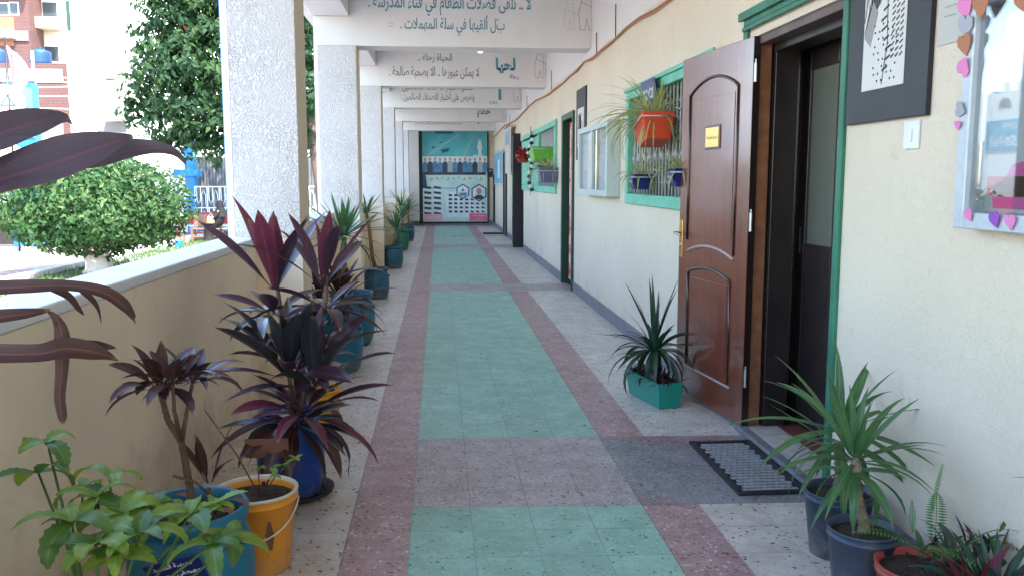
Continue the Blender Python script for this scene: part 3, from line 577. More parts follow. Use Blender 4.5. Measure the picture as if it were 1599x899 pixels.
# door mat
mm('rubber', (.018, .018, .022), rough=.55); mm('mat_weave', (.30, .29, .30), rough=.8, var=.25, vscale=40); mm('mat_base', (.03, .03, .035), rough=.8)
dm = thing('door_mat', (1.51, 4.0, 0), 'dark rubber door mat with a pale woven ribbed centre', 'mat')
MB().box(1.33, 1.67, 3.63, 3.66, .001, .016).box(1.33, 1.67, 4.38, 4.41, .001, .016).box(1.33, 1.36, 3.661, 4.379, .001, .016).box(1.64, 1.67, 3.661, 4.379, .001, .016).build('border', 'rubber', dm, bevel=.003)
MB().box(1.361, 1.639, 3.661, 4.379, .001, .006).build('base', 'mat_base', dm)
q = MB(); ny = 18; nx = 9
for j in range(ny):
    for i in range(nx):
        x = 1.366 + (i+(.5 if j % 2 else 0))*.0295; y = 3.668+j*.0395
        if x+.022 < 1.638: q.box(x, x+.025, y, y+.024, .007, .0125)
q.build('weave', 'mat_weave', dm, bevel=.001)
# ------------------------------------------------------------------ windows
def bars(y0, y1, z0, z1, x, step=.095):
    b = MB(); y = y0+step/2; k = 0
    while y < y1:
        b.tube([(x, y, z0), (x, y, z1)], .009, 6)
        if k % 2: 
            for zc in (z0+(z1-z0)*.38,):
                b.tube([(x, y, zc-.06), (x, y-.0, zc), (x, y, zc+.06)], [.004, .03, .004], 4)
        y += step; k += 1
    for z in (z0+.10, z1-.12): b.tube([(x+.008, y0, z), (x+.008, y1, z)], .006, 6)
    return b
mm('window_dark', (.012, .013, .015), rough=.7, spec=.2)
mm('bar_paint', (.42, .42, .40), rough=.5)
w1 = thing('window', (WX, 6.45, 1.2), 'large mint green framed barred window beside the open brown door', 'window', 'barred windows of the corridor')
q = MB().box(WX-.035, WX+.05, 5.20, 7.68, 2.10, 2.19).box(WX-.035, WX+.05, 5.20, 7.68, 1.20, 1.29).box(WX-.035, WX+.05, 5.20, 5.29, 1.291, 2.099).box(WX-.035, WX+.05, 7.59, 7.68, 1.291, 2.099).box(WX-.055, WX-.036, 5.18, 7.70, 2.165, 2.20)
q.build('frame', 'mint_paint', w1, bevel=.008)
MB().box(WX+.12, WX+.16, 5.29, 7.59, 1.29, 2.10).build('shutter', 'window_dark', w1)
bars(5.29, 7.59, 1.29, 2.10, WX+.02).build('grille', 'bar_paint', w1, True)
w2 = thing('window', (WX, 13.5, 1.25), 'farther mint framed barred window hung with the green and purple pots', 'window', 'barred windows of the corridor')
q = MB().box(WX-.035, WX+.05, 12.4, 17.4, 2.18, 2.27).box(WX-.035, WX+.05, 12.4, 17.4, 1.21, 1.31).box(WX-.035, WX+.05, 12.4, 12.5, 1.311, 2.179).box(WX-.035, WX+.05, 17.3, 17.4, 1.311, 2.179).box(WX-.035, WX+.05, 14.5, 14.62, 1.311, 2.179)
q.build('frame', 'mint_paint', w2, bevel=.008)
MB().box(WX+.10, WX+.15, 12.5, 17.3, 1.31, 2.18).build('shutter', 'window_dark', w2)
bars(12.5, 14.5, 1.31, 2.18, WX+.02).build('grille', 'bar_paint', w2, True)
MB().box(WX-.03, WX-.0, 14.63, 17.29, 1.312, 2.15).build('opened_shutter', 'mint_paint', w2, bevel=.01)
# ------------------------------------------------------------------ doors further along
mm('curtain', (.62, .10, .14), rough=.9, col2=(.72, .45, .42), vscale=7, thr=(.50, .54))
d2 = thing('door', (WX, 11.3, 0), 'dark green door frame hung with a pink and red curtain', 'door')
MB().box(WX-.03, WX+.25, 11.70, 11.80, 0.001, 2.27).box(WX-.03, WX+.25, 10.80, 10.86, 0.001, 2.27).box(WX-.03, WX+.25, 10.861, 11.699, 2.19, 2.27).build('frame', 'dark_green', d2, bevel=.005)
q = MB(); n = 24
for i in range(n):
    ya, yb = 10.87+.5*i/n, 10.87+.5*(i+1)/n; xa, xb = WX+.05+.03*math.sin(i*1.3), WX+.05+.03*math.sin((i+1)*1.3)
    q.quad((xa, ya, .1), (xb, yb, .1), (xb, yb, 2.15), (xa, ya, 2.15))
q.build('curtain', 'curtain', d2, True)
d3 = thing('door', (WX, 18.5, 0), 'dark weathered door folded back against the wall past the far window', 'door')
MB().box(WX-.10, WX-.05, 18.06, 18.95, .02, 2.36).build('door_leaf', 'dark_wood', d3, bevel=.004)
MB().box(WX-.16, WX+.1, 18.0, 18.055, .001, 2.36).build('frame', 'black_metal', d3, bevel=.004)
MB().tube([(WX-.16, 18.6, 1.0), (WX-.16, 18.75, 1.0)], .014, 6).build('handle', 'steel', d3)
d4 = thing('door', (WX, 22, 0), 'narrow black doorway just before the blue notice board', 'door')
MB().box(WX-.04, WX+.20, 22.40, 22.46, .001, 2.13).box(WX-.04, WX+.20, 21.54, 21.60, .001, 2.13).box(WX-.04, WX+.20, 21.601, 22.399, 2.07, 2.13).build('frame', 'dark_wood', d4)
MB().box(WX-.02, WX+.02, 21.62, 22.38, .02, 2.06).build('door_leaf', 'dark_wood', d4)
d5 = thing('door', (WX, 26.3, 0), 'last narrow dark doorway in the corner by the poster wall', 'door')
MB().box(WX-.03, WX-.001, 26.2, 26.9, .13, 1.5).build('door_leaf', 'dark_wood', d5, bevel=.004); MB().box(WX-.05, WX-.001, 26.14, 26.195, .13, 1.56).build('frame', 'black_metal', d5)
fm = tag(MB().box(1.15, 1.66, 22.4, 22.9, .001, .03).build('door_mat', 'rubber', bevel=.005), 'small dark mat lying far down the corridor', 'mat')
ib = thing('post_box', (1.6, 26.9, 1.6), 'small black box fixed in the far corner beside the poster', 'box')
MB().box(1.53, 1.66, 26.85, 27.02, 1.5, 1.75).build('box_body', 'black_metal', ib, bevel=.01); MB().box(1.55, 1.64, 26.84, 26.849, 1.68, 1.70).build('slot', 'steel', ib)
# wall cable
mm('cable', (.42, .17, .09), rough=.7)
q = MB(); rr = random.Random(3)
pts = [(WX-.018, y, 2.735+.035*math.sin(y*.9)+rr.uniform(-.012, .012)-(.04 if 8 < y < 10 else 0)) for y in [v*.55-7 for v in range(62)] if y < 26.9]
q.tube(pts, .008, 6)
q.tube([(p_[0]-.006, p_[1], p_[2]-.012+rr.uniform(-.012, .012)) for p_ in pts], .006, 6)
tag(q.build('wall_cable', 'cable', smooth=True), 'pair of reddish brown cables sagging along the top of the right wall', 'cable')
for k_, (y, l) in enumerate(((8.3, .32), (9.3, .22), (13.0, .28), (16.6, .25), (20.6, .2))):
    tag(MB().tube([(WX-.012, y, 2.74), (WX-.012, y+.01, 2.74+l)], .005, 6).build('drop_wire', 'black_metal'), ['thin dark wire going up the wall nearest the open brown door', 'thin wire going up the wall above the glazed board', 'thin wire going up the wall by the curtained doorway', 'thin wire going up the wall above the far window', 'thin wire going up the wall past the far window'][k_], 'wire', 'wires running up to the ceiling')
# ------------------------------------------------------------------ things on the right wall
WU, WV = (0, -1, 0), (0, 0, 1)
mm('board_black', (.022, .024, .030), rough=.45, var=.2, vscale=8)
mm('drawing_paper', (.62, .60, .57), rough=.8); mm('ink', (.04, .04, .045), rough=.8); mm('ink_grey', (.30, .29, .28), rough=.8)
mm('alu', (.48, .52, .56), rough=.4, metal=.15, var=.1, vscale=20)
mm('paper_white', (.68, .70, .70), rough=.8)
a = thing('artwork', (WX, 3.2, 1.9), 'large black board with a black and white ink drawing, beside the near doorway', 'artwork')
MB().box(WX-.022, WX-.001, 2.90, 3.49, 1.632, 2.42).build('board', 'board_black', a, bevel=.003)
MB().box(WX-.0245, WX-.0225, 3.05, 3.36, 1.755, 2.32).build('drawing', 'drawing_paper', a)
k = MB(); O = (WX-.025, 3.205, 2.02); rr = random.Random(5)
k.prism([(-.15, -.05), (-.03, .06), (-.02, .28), (-.075, .28), (-.10, .10)], O, WU, WV, .0004)
for i in range(13):   # hatched ribbon
    y = -.20+i*.037; stroke2(k, [(.0+.02*math.sin(i), y), (.035+.02*math.sin(i), y+.012)], .008, O, WU, WV, .001)
for i in range(9):
    for j in range(6): 
        x, y = -.07+.032*j+.006*(i % 2), -.235+.026*i
        if x < .14 and (i+j) % 3: k.prism(circle(x, y, .005, 6)[:-1], O, WU, WV, .0006)
for i in range(12):
    for j in range(3): stroke2(k, [(.06+.03*j, -.16+.022*i), (.078+.03*j, -.150+.022*i)], .006, O, WU, WV, .001)
for r_ in (.014, .026, .038): stroke2(k, circle(.095, .17, r_, 14), .004, O, WU, WV, .001)
stroke2(k, [(-.15, .0), (-.12, .14), (-.05, .20), (0, .30)], .005, O, WU, WV, .001); stroke2(k, [(.0, -.25), (.03, -.1), (.02, .05), (.07, .15), (.05, .3)], .004, O, WU, WV, .001)
k.build('ink_pattern', 'ink', a)
k = MB()
for i in range(7): stroke2(k, [(-.145+.01*i, .28), (-.14+.018*i, .05)], .003, O, WU, WV, .0012)
k.prism([(-.15, -.06), (-.10, -.10), (-.05, .02), (-.09, .07)], O, WU, WV, .0005); k.build('ink_wash', 'ink_grey', a)
b_ = thing('artwork', (WX, 10.25, 2), 'tall narrow black board with white figures between curtained doorway and glazed board', 'artwork')
MB().box(WX-.02, WX-.001, 9.92, 10.58, 1.65, 2.48).build('board', 'board_black', b_, bevel=.003)
MB().box(WX-.0225, WX-.0205, 10.02, 10.46, 1.80, 2.25).build('drawing', 'drawing_paper', b_)
k = MB(); O = (WX-.0230, 10.24, 2.0); rr = random.Random(9)
for i in range(24): stroke2(k, [(rr.uniform(-.2, .2), rr.uniform(-.18, .2)) for _ in range(3)], .008, O, WU, WV, .001)
k.build('ink_pattern', 'ink', b_)
# switch, paper notice
s_ = thing('light_switch', (WX, 3.0, 1.57), 'square cream light switch plate under the black art board', 'switch')
MB().box(WX-.010, WX-.001, 2.955, 3.055, 1.52, 1.62).build('plate', 'ledge_white', s_, bevel=.003); MB().box(WX-.016, WX-.0105, 2.992, 3.016, 1.545, 1.59).build('rocker', 'ledge_white', s_, bevel=.003)
n_ = thing('paper_notice', (WX, 2.8, 1.95), 'crumpled greyish paper notice stuck above the display case corner', 'notice')
mm('old_paper', (.50, .48, .44), rough=.85)
MB().box(WX-.006, WX-.001, 2.735, 2.875, 1.86, 2.12).build('sheet', 'old_paper', n_); k = MB()
for i in range(5): stroke2(k, [(-.04, .09-.03*i), (.03-.01*(i % 3), .09-.03*i)], .004, (WX-.0065, 2.80, 1.98), WU, WV, .0005)
k.build('writing', 'ink_grey', n_)
# display case with hearts
c_ = thing('display_case', (WX, 2.0, 1.6), 'aluminium glass display case edged with paper hearts at the right edge', 'display case')
CXF = 1.62
MB().box(CXF, WX-.001, 1.20, 1.25, 1.26, 2.02).box(CXF, WX-.001, 2.555, 2.605, 1.26, 2.02).box(CXF, WX-.001, 1.2501, 2.5549, 1.26, 1.31).box(CXF, WX-.001, 1.2501, 2.5549, 1.93, 2.02).build('frame', 'alu', c_, bevel=.004)
mm('case_back', (.45, .46, .47), rough=.8); mm('paper_magenta', (.55, .08, .28), rough=.8); mm('paper_pink', (.70, .22, .45), rough=.7); mm('paper_purple', (.28, .08, .42), rough=.7); mm('paper_brown', (.42, .17, .09), rough=.7)
mm('paper_silver', (.35, .35, .40), rough=.4); mm('paper_red', (.5, .05, .08), rough=.8)
MB().box(WX-.012, WX-.002, 1.251, 2.554, 1.311, 1.929).build('backboard', 'case_back', c_)
k = MB(); k.prism([(.0, .0), (.9, .0), (.9, .15), (.34, .17), (.25, .13), (.2, .15), (.08, .13), (.04, .08), (-.01, .07)], (WX-.014, 2.505, 1.325), WU, WV, .003); k.build('pink_paper', 'paper_magenta', c_)
MB().box(WX-.017, WX-.0125, 2.30, 2.54, 1.36, 1.42).build('red_paper', 'paper_red', c_); MB().box(WX-.017, WX-.0125, 2.28, 2.50, 1.76, 1.90).build('white_paper', 'paper_pink', c_)
MB().box(CXF+.018, CXF+.022, 1.2505, 2.5545, 1.3105, 1.9295).build('glass_pane', 'case_glass', c_)
heart = [(0, -.5), (.28, -.22), (.48, .05), (.46, .32), (.26, .46), (.08, .40), (0, .26), (-.08, .40), (-.26, .46), (-.46, .32), (-.48, .05), (-.28, -.22)]
for (px, py, sz, mt_, rot) in ((1508, 12, .075, 'paper_pink', .2), (1532, 8, .08, 'paper_brown', 0), (1508, 42, .075, 'paper_silver', -.2), (1507, 70, .07, 'paper_brown', .15), (1505, 104, .062, 'paper_pink', 2.6),
                             (1500, 172, .05, 'paper_silver', 1.2), (1496, 196, .03, 'paper_pink', 0), (1513, 336, .042, 'paper_pink', .5), (1554, 343, .05, 'paper_purple', .3), (1578, 347, .048, 'paper_pink', .1), (1596, 2, .06, 'paper_brown', .2)):
    p = atX(px, py, CXF-.006); k = MB(); cr, sr = math.cos(rot), math.sin(rot)
    k.prism([((x*cr-y*sr)*sz, (x*sr+y*cr)*sz) for x, y in heart], p, WU, (-.15, 0, 1), .003); k.build('paper_heart', mt_, c_)
# glazed notice board in the middle
g_ = thing('notice_board', (WX, 9.1, 1.6), 'shallow pale framed glass notice case left of the mint window', 'notice board')
mm('pale_frame', (.45, .52, .50), rough=.4); mm('board_green', (.38, .48, .45), rough=.8, var=.15, vscale=3)
bx0 = WX-.13
MB().box(bx0, WX-.001, 8.05, 8.12, 1.25, 1.97).box(bx0, WX-.001, 9.68, 9.75, 1.25, 1.97).box(bx0, WX-.001, 8.1201, 9.6799, 1.25, 1.31).box(bx0, WX-.001, 8.1201, 9.6799, 1.91, 1.97).box(bx0, bx0+.02, 8.86, 8.92, 1.3101, 1.9099).build('frame', 'pale_frame', g_, bevel=.004)
MB().box(WX-.08, WX-.07, 8.121, 9.679, 1.311, 1.909).build('backboard', 'board_green', g_)
k = MB(); 
for (a0, z0, w_, h_) in ((8.2, 1.4, .25, .35), (8.5, 1.45, .3, .22), (9.0, 1.4, .28, .4), (9.35, 1.5, .25, .3), (8.25, 1.78, .5, .1), (9.0, 1.83, .5, .06)): k.box(WX-.084, WX-.0805, a0, a0+w_, z0, z0+h_)
k.build('sheets', 'paper_white', g_)
MB().box(bx0+.022, bx0+.026, 8.1205, 9.6795, 1.3105, 1.9095).build('glass_pane', 'case_glass', g_)
# far boards
mm('poster_blue', (.05, .24, .42), rough=.5, col2=(.25, .50, .60), vscale=3); mm('poster_pale', (.50, .56, .56), rough=.5, col2=(.65, .3, .35), vscale=4, thr=(.35, .5))
nb = thing('notice_board', (WX, 24, 1.7), 'blue notice board far along the wall near the poster', 'notice board')
MB().box(WX-.04, WX-.001, 22.7, 25.9, 1.26, 2.22).build('frame', 'pale_frame', nb, bevel=.006); MB().box(WX-.046, WX-.041, 22.8, 25.8, 1.32, 2.16).build('sheet', 'poster_blue', nb); MB().box(WX-.050, WX-.047, 23.6, 24.2, 1.45, 1.95).build('white_strip', 'paper_white', nb)
bn = thing('banner', (WX, 19.8, 2), 'pale printed banner hanging beyond the folded dark door', 'banner')
MB().box(WX-.14, WX-.13, 19.15, 20.4, 1.55, 2.58).build('cloth', 'poster_pale', bn); MB().tube([(WX-.135, 19.1, 2.59), (WX-.135, 20.45, 2.59)], .015, 8).build('rod', 'black_metal', bn)
MB().box(WX-.1445, WX-.1405, 19.3, 20.25, 2.2, 2.5).build('print', 'poster_blue', bn)
# ------------------------------------------------------------------ big poster on the end wall
E0 = at(659, 204, 27.0); E1 = at(761, 346, 27.0); PXL, PXR, PZT, PZB = E0.x, E1.x, E0.z, E1.z
PW, PH = PXR-PXL, PZT-PZB; PY = 26.96
ps = thing('wall_poster', ((PXL+PXR)/2, PY, PZB), 'huge blue and white printed poster filling the end of the corridor', 'poster')
mm('p_sea', (.03, .32, .40), rough=.5, col2=(.14, .52, .54), vscale=1.6); mm('p_road', (.22, .48, .50), rough=.5); mm('p_blue', (.015, .09, .22), rough=.5); mm('p_navy', (.012, .018, .05), rough=.5, col2=(.06, .08, .13), vscale=5)
mm('p_white', (.70, .74, .75), rough=.5, col2=(.45, .52, .54), vscale=4, thr=(.25, .5)); mm('p_mint', (.40, .60, .54), rough=.5, col2=(.62, .72, .68), vscale=3); mm('p_skin', (.42, .25, .17), rough=.6); mm('p_suit', (.04, .14, .28), rough=.5, col2=(.12, .30, .44), vscale=6); mm('p_grey', (.38, .42, .42), rough=.5)
mm('p_pink', (.80, .12, .22), rough=.5); mm('p_palepink', (.75, .42, .50), rough=.5); mm('p_black', (.01, .012, .018), rough=.4)
def PO(l): return (PXL, PY-.0015*l, PZB)
MB().box(PXL-.12, PXR+.04, PY+.001, PY+.02, PZB-.06, PZT).build('backing', 'p_black', ps)
def pr(name, polys, m_, l):
    k = MB()
    for pl in polys: k.prism([(x*PW, y*PH) for x, y in pl], PO(l), U_, V_, .001)
    return k.build(name, m_, ps)
def prs(name, polys, m_, l):
    for pl_ in polys: pr(name, [pl_], m_, l)
def rc(a, b, c, d): return [(a, b), (c, b), (c, d), (a, d)]
pr('sea', [rc(0, .72, 1, 1)], 'p_sea', 0); pr('sky_strip', [rc(0, .54, 1, .719)], 'p_white', 0); pr('field', [rc(0, .37, 1, .539)], 'p_mint', 0); pr('lower_sheet', [rc(0, 0, 1, .369)], 'p_mint', 0)
prs('printed_road', [[(.05, .725), (.10, .725), (.62, .97), (.56, .97)], [(.62, .725), (.66, .725), (.80, .95), (.78, .95)]], 'p_road', 2)
prs('printed_boat', [[(.28, .79), (.42, .81), (.40, .77), (.31, .755)], [(.13, .82), (.2, .83), (.18, .80)], [(.25, .87), (.31, .88), (.3, .86)], rc(.2, .965, .47, .995)], 'p_blue', 3)
pr('statue_print', [rc(.86, .725, .91, .80), [(.84, .80), (.93, .80), (.90, .90), (.87, .90)], rc(.78, .722, .94, .735)], 'p_white', 3)
sk, su, dk, li = [], [], [], []
for i in range(13):
    x = .04+.077*i; hh = .035+.01*((i*7) % 3)
    body = [(x-.040, .545), (x+.040, .545), (x+.038, .625+hh*.4), (x+.015, .645+hh*.4), (x-.015, .645+hh*.4), (x-.038, .625+hh*.4)]
    (li if i in (5, 11) else dk if i % 3 == 1 else su).append(body); sk.append([(x+.016*math.cos(q), .668+hh*.4+.019*math.sin(q)) for q in [j*.785 for j in range(8)]])
pr('crowd_shade', [rc(0, .515, .98, .545)], 'p_navy', 2); prs('printed_suit', dk, 'p_navy', 3); prs('printed_suit', su, 'p_suit', 3); prs('printed_suit', li, 'p_grey', 3); prs('printed_face', sk, 'p_skin', 4)
pr('figure_shadow', [[(0, .37), (.07, .37), (.05, .5), (.02, .54), (0, .55)]], 'p_blue', 4)
prs('printed_tuft', [[(.1+.085*i, .45+.02*(i % 3)), (.14+.085*i, .49+.01*(i % 2)), (.17+.085*i, .46)] for i in range(10)], 'p_grey', 2)
bl = []; wn_ = []; wn2 = []
for j in range(6):
    bl.append([(.01, .055+.057*j), (.31, .040+.057*j), (.31, .066+.057*j), (.01, .085+.057*j)])
    for i in range(2): wn_.append([(.02+.15*i, .108+.057*j), (.13+.15*i, .100+.057*j), (.13+.15*i, .074+.057*j), (.02+.15*i, .082+.057*j)])
for j in range(5):
    for i in range(7):
        x = .40+.085*i; 
        if x < .98 and .12+.045*j < .36-.028*i+.02: wn2.append([(x, .10+.045*j), (x+.05, .098+.045*j), (x+.05, .122+.045*j-.002*i), (x, .125+.045*j)])
prs('printed_balcony', bl, 'p_white', 3); prs('printed_window', wn_, 'p_navy', 4); pr('block', [[(.36, .05), (.98, .05), (.98, .17), (.55, .33), (.36, .33)]], 'p_white', 1); prs('printed_window', wn2, 'p_navy', 3)
hx = lambda cx, cy, r: [(cx+r*math.sin(R(60*i)), cy+r*.73*math.cos(R(60*i))) for i in range(6)]
prs('hexagon_rim', [hx(.62, .335, .115), hx(.87, .32, .135)], 'p_blue', 5); prs('hexagon_inner', [hx(.62, .335, .095), hx(.87, .32, .112)], 'p_white', 6)
prs('hexagon_emblem', [[(.55, .32), (.69, .32), (.66, .285), (.58, .285)], [(.59, .335), (.62, .375), (.65, .335)]], 'p_suit', 7)
prs('portrait_suit', [[(.78, .27), (.96, .27), (.93, .255), (.87, .245), (.80, .255)], [(.80, .27), (.94, .27), (.91, .295), (.83, .295)]], 'p_navy', 7); pr('portrait_face', [[(.87+.042*math.cos(q*.6283), .335+.038*math.sin(q*.6283)) for q in range(10)]], 'p_skin', 8)
pr('line', [[(0, .366), (.52, .366), (.52, .372), (0, .372)]], 'p_blue', 6)
pr('pink_box', [rc(.72, .01, .99, .09)], 'p_pink', 6); pr('pale_pink_box', [rc(.02, .01, .30, .085)], 'p_palepink', 6)
lettering('poster_lettering', 'أعظم الانجازات', 'p_white', ps, (PXL+.855*PW, PY-.012, PZB+.065*PH), U_, V_, width=.20*PW, fatten=.01)
lettering('poster_lettering', 'في بورسعيد', 'p_white', ps, (PXL+.855*PW, PY-.012, PZB+.03*PH), U_, V_, width=.14*PW, fatten=.01)
lettering('poster_lettering', 'قناة السويس', 'p_white', ps, (PXL+.16*PW, PY-.012, PZB+.05*PH), U_, V_, width=.2*PW, fatten=.01)
# ------------------------------------------------------------------ pots and plants
mm('pot_teal', (.012, .13, .20), rough=.38, var=.12, vscale=6); mm('pot_blue', (.010, .055, .28), rough=.3); mm('pot_orange', (.72, .27, .02), rough=.35, var=.08, vscale=5); mm('pot_yellow', (.75, .36, .03), rough=.4)
mm('pot_petrol', (.02, .10, .15), rough=.45, var=.15, vscale=7); mm('pot_green', (.02, .16, .08), rough=.45); mm('pot_slate', (.040, .055, .085), rough=.4, var=.15, vscale=8); mm('pot_terracotta', (.38, .06, .04), rough=.45)
mm('planter_green', (.01, .22, .17), rough=.3); mm('pot_red', (.62, .06, .02), rough=.4); mm('pot_lime', (.14, .50, .05), rough=.4); mm('pot_purple', (.12, .12, .22), rough=.4); mm('cream_rim', (.62, .52, .38), rough=.5)
for _k in ('pot_teal', 'pot_blue', 'pot_orange', 'pot_yellow', 'pot_petrol', 'pot_green', 'pot_slate', 'pot_terracotta'):
    if not M[_k].node_tree.nodes['Principled BSDF'].inputs['Base Color'].links:
        _b = M[_k].node_tree.nodes['Principled BSDF']; _r = M[_k].node_tree.nodes.new('ShaderNodeRGB'); _r.outputs[0].default_value = _b.inputs['Base Color'].default_value[:]; M[_k].node_tree.links.new(_r.outputs[0], _b.inputs['Base Color'])
    grime(M[_k], .22, (.24, .19, .15), .55, 16)
mm('cardboard', (.22, .10, .06), rough=.85)
mm('bark', (.17, .10, .065), rough=.85, col2=(.09, .05, .035), vscale=22, bump=.8, bscale=60, bdist=.006)
mm('bark_tan', (.30, .17, .10), rough=.8, col2=(.18, .09, .055), vscale=14, bump=.6, bscale=50, bdist=.005)
mm('bark_ring', (.34, .24, .16), rough=.8, col2=(.14, .09, .06), vscale=30, bump=.8, bscale=70, bdist=.006)
mm('stem_green', (.07, .13, .03), rough=.6)
mm('leaf_burgundy', (.060, .022, .038), rough=.30, spec=.6, col2=(.030, .026, .034), vscale=6, trans=.10, coat=.15, rib=(.17,.04,.06), edge=(.22,.03,.06))
mm('leaf_pink', (.15, .030, .048), rough=.34, spec=.5, col2=(.08, .018, .035), vscale=7, trans=.22, rib=(.30,.07,.10), edge=(.26,.05,.08))
mm('leaf_brown', (.065, .024, .018), rough=.42, spec=.4, col2=(.035, .018, .016), vscale=9, trans=.12, rib=(.16,.06,.05))
mm('leaf_dark', (.016, .036, .034), rough=.28, spec=.6, col2=(.034, .024, .034), vscale=6, trans=.08, coat=.2, rib=(.07,.06,.06), edge=(.12,.03,.05))
mm('leaf_yucca', (.075, .17, .055), rough=.4, spec=.45, col2=(.025, .08, .035), vscale=9, trans=.18, rib=(.16,.28,.10), edge=(.14,.22,.08))
mm('leaf_yucca_dark', (.018, .055, .028), rough=.4, spec=.45, col2=(.01, .03, .018), vscale=9, trans=.1, rib=(.05,.12,.06))
mm('leaf_sky_sheen', (.060, .046, .068), rough=.30, spec=.6, col2=(.040, .022, .032), vscale=7, trans=.08, coat=.4, rib=(.13, .045, .07), edge=(.10, .03, .045))  # dark burgundy leaf, bluish sky sheen put into the base colour
mm('leaf_spider', (.46, .46, .17), rough=.5, col2=(.20, .28, .08), vscale=16, trans=.25, rib=(.62,.60,.32))
mm('leaf_fresh', (.25, .34, .035), rough=.42, col2=(.09, .22, .04), vscale=14, trans=.32, rib=(.34,.46,.16))
mm('leaf_fresh_dark', (.11, .20, .03), rough=.42, col2=(.04, .11, .03), vscale=14, trans=.25, rib=(.16,.28,.09))
mm('leaf_fern', (.08, .19, .05), rough=.55, trans=.25); mm('leaf_dead', (.16, .07, .035), rough=.7); mm('leaf_maroon', (.10, .008, .022), rough=.4, trans=.15, rib=(.2,.03,.05))
mm('flower_red', (.35, .03, .02), rough=.6, trans=.2)
def barrel(root, c, r, h, m_, saucer=False):
    p = [(.74, 0), (.88, .08), (.97, .28), (1.0, .5), (.96, .72), (.86, .85), (.83, .885), (.92, .90), (.93, .985), (.90, 1), (.83, .99), (.80, .90)]
    MB().lathe([(a*r, b*h) for a, b in p], c, 32).build('pot', m_, root, True)
    q = MB(); rr = random.Random(int(c[1]*100)); q.lathe([(.80*r, 0), (.5*r, .012), (.2*r, .02), (.01, .012)], (c[0], c[1], c[2]+.90*h), 20)
    for i in range(30): a, d_ = rr.uniform(0, 6.28), rr.uniform(0, .7)*r; s_ = rr.uniform(.004, .012); q.obox((c[0]+d_*math.cos(a), c[1]+d_*math.sin(a), c[2]+.905*h+.012), (s_, s_, s_), Matrix.Rotation(a, 3, 'X'))
    q.build('soil', 'soil', root, False)
    for sx in (1, -1):
        g2 = MB(); g2.obox((c[0]+sx*.955*r*.94, c[1]-.26*r, c[2]+.74*h), (.03*r/.15, .05, .028), Matrix.Rotation(-sx*.4, 3, 'Z'))
        g2.build('grip', m_, root, bevel=.006)
def bucket(root, c, r, h, m_, rim=None, taper=.80):
    MB().lathe([(taper*r, 0), (taper*r*1.005, .01), (.985*r, h*.86), (1.03*r, h*.87), (1.03*r, h*.90), (.992*r, h*.905), (.994*r, h*.97), (.95*r, h*.97), (.93*r, h*.86)], c, 32).build('pot', m_, root, True)
    MB().lathe([(.994*r, h*.955), (1.035*r, h*.960), (1.045*r, h*.99), (1.01*r, h), (.95*r, h*.985), (.94*r, h*.88)], c, 32, open_=True).build('rim', rim or m_, root, True)
    q = MB(); q.lathe([(.935*r, 0), (.5*r, .01), (.01, .012)], (c[0], c[1], c[2]+.88*h), 20); rr = random.Random(int(c[1]*77))
    for i in range(30): a, d_ = rr.uniform(0, 6.28), rr.uniform(0, .85)*r; s_ = rr.uniform(.004, .011); q.obox((c[0]+d_*math.cos(a), c[1]+d_*math.sin(a), c[2]+.885*h+.008), (s_, s_, s_), Matrix.Rotation(a, 3, 'X'))
    q.build('soil', 'soil', root)
def rosette(mb, c, n, L, W, el0, el1, droop, prof='cord', ring=.012, az0=None, mats=(0,), stem=.0, fold=.3, segs=8, twist=.5, azc=None, azr=math.pi):
    """n leaves from upright (el0) to spreading (el1), degrees"""
    a = az0 if az0 is not None else rnd(0, 6.28)
    for i in range(n):
        t = (i+.5)/n; a += 2.39996+rnd(-.25, .25); el = R(el0+(el1-el0)*t+rnd(-8, 8)); l = L*(.72+.38*math.sin(t*2.6))*rnd(.85, 1.15)
        aa = a if azc is None else azc + ((a % 6.283)/6.283*2-1)*azr
        p = Vector(c)+Vector((math.cos(aa)*ring, math.sin(aa)*ring, -stem*t))
        mb.mi = mats[min(len(mats)-1, int(t*len(mats)+rnd(-.5, .5)))] if len(mats) > 1 else mats[0]
        mb.blade(p, aa, el, l, W*rnd(.8, 1.15), R(droop)*(.35+.9*t)*rnd(.7, 1.2), segs, fold, prof, rnd(-twist, twist))
def ringed(mb, pts, r0, r1, rings=40):
    pts = [Vector(p) for p in pts]; out = []; rs = []
    for i in range(rings+1):
        t = i/rings*(len(pts)-1); k = min(len(pts)-2, int(t)); f = t-k; out.append(pts[k].lerp(pts[k+1], f)); rs.append((r0+(r1-r0)*i/rings)*((1.22 if i % 2 else .86) if r0 > .0145 else (1.07 if i % 2 else .95))*rnd(.95, 1.05))
    mb.tube(out, rs, 9)
BUR = ['leaf_burgundy', 'leaf_pink', 'leaf_brown', 'leaf_dark']
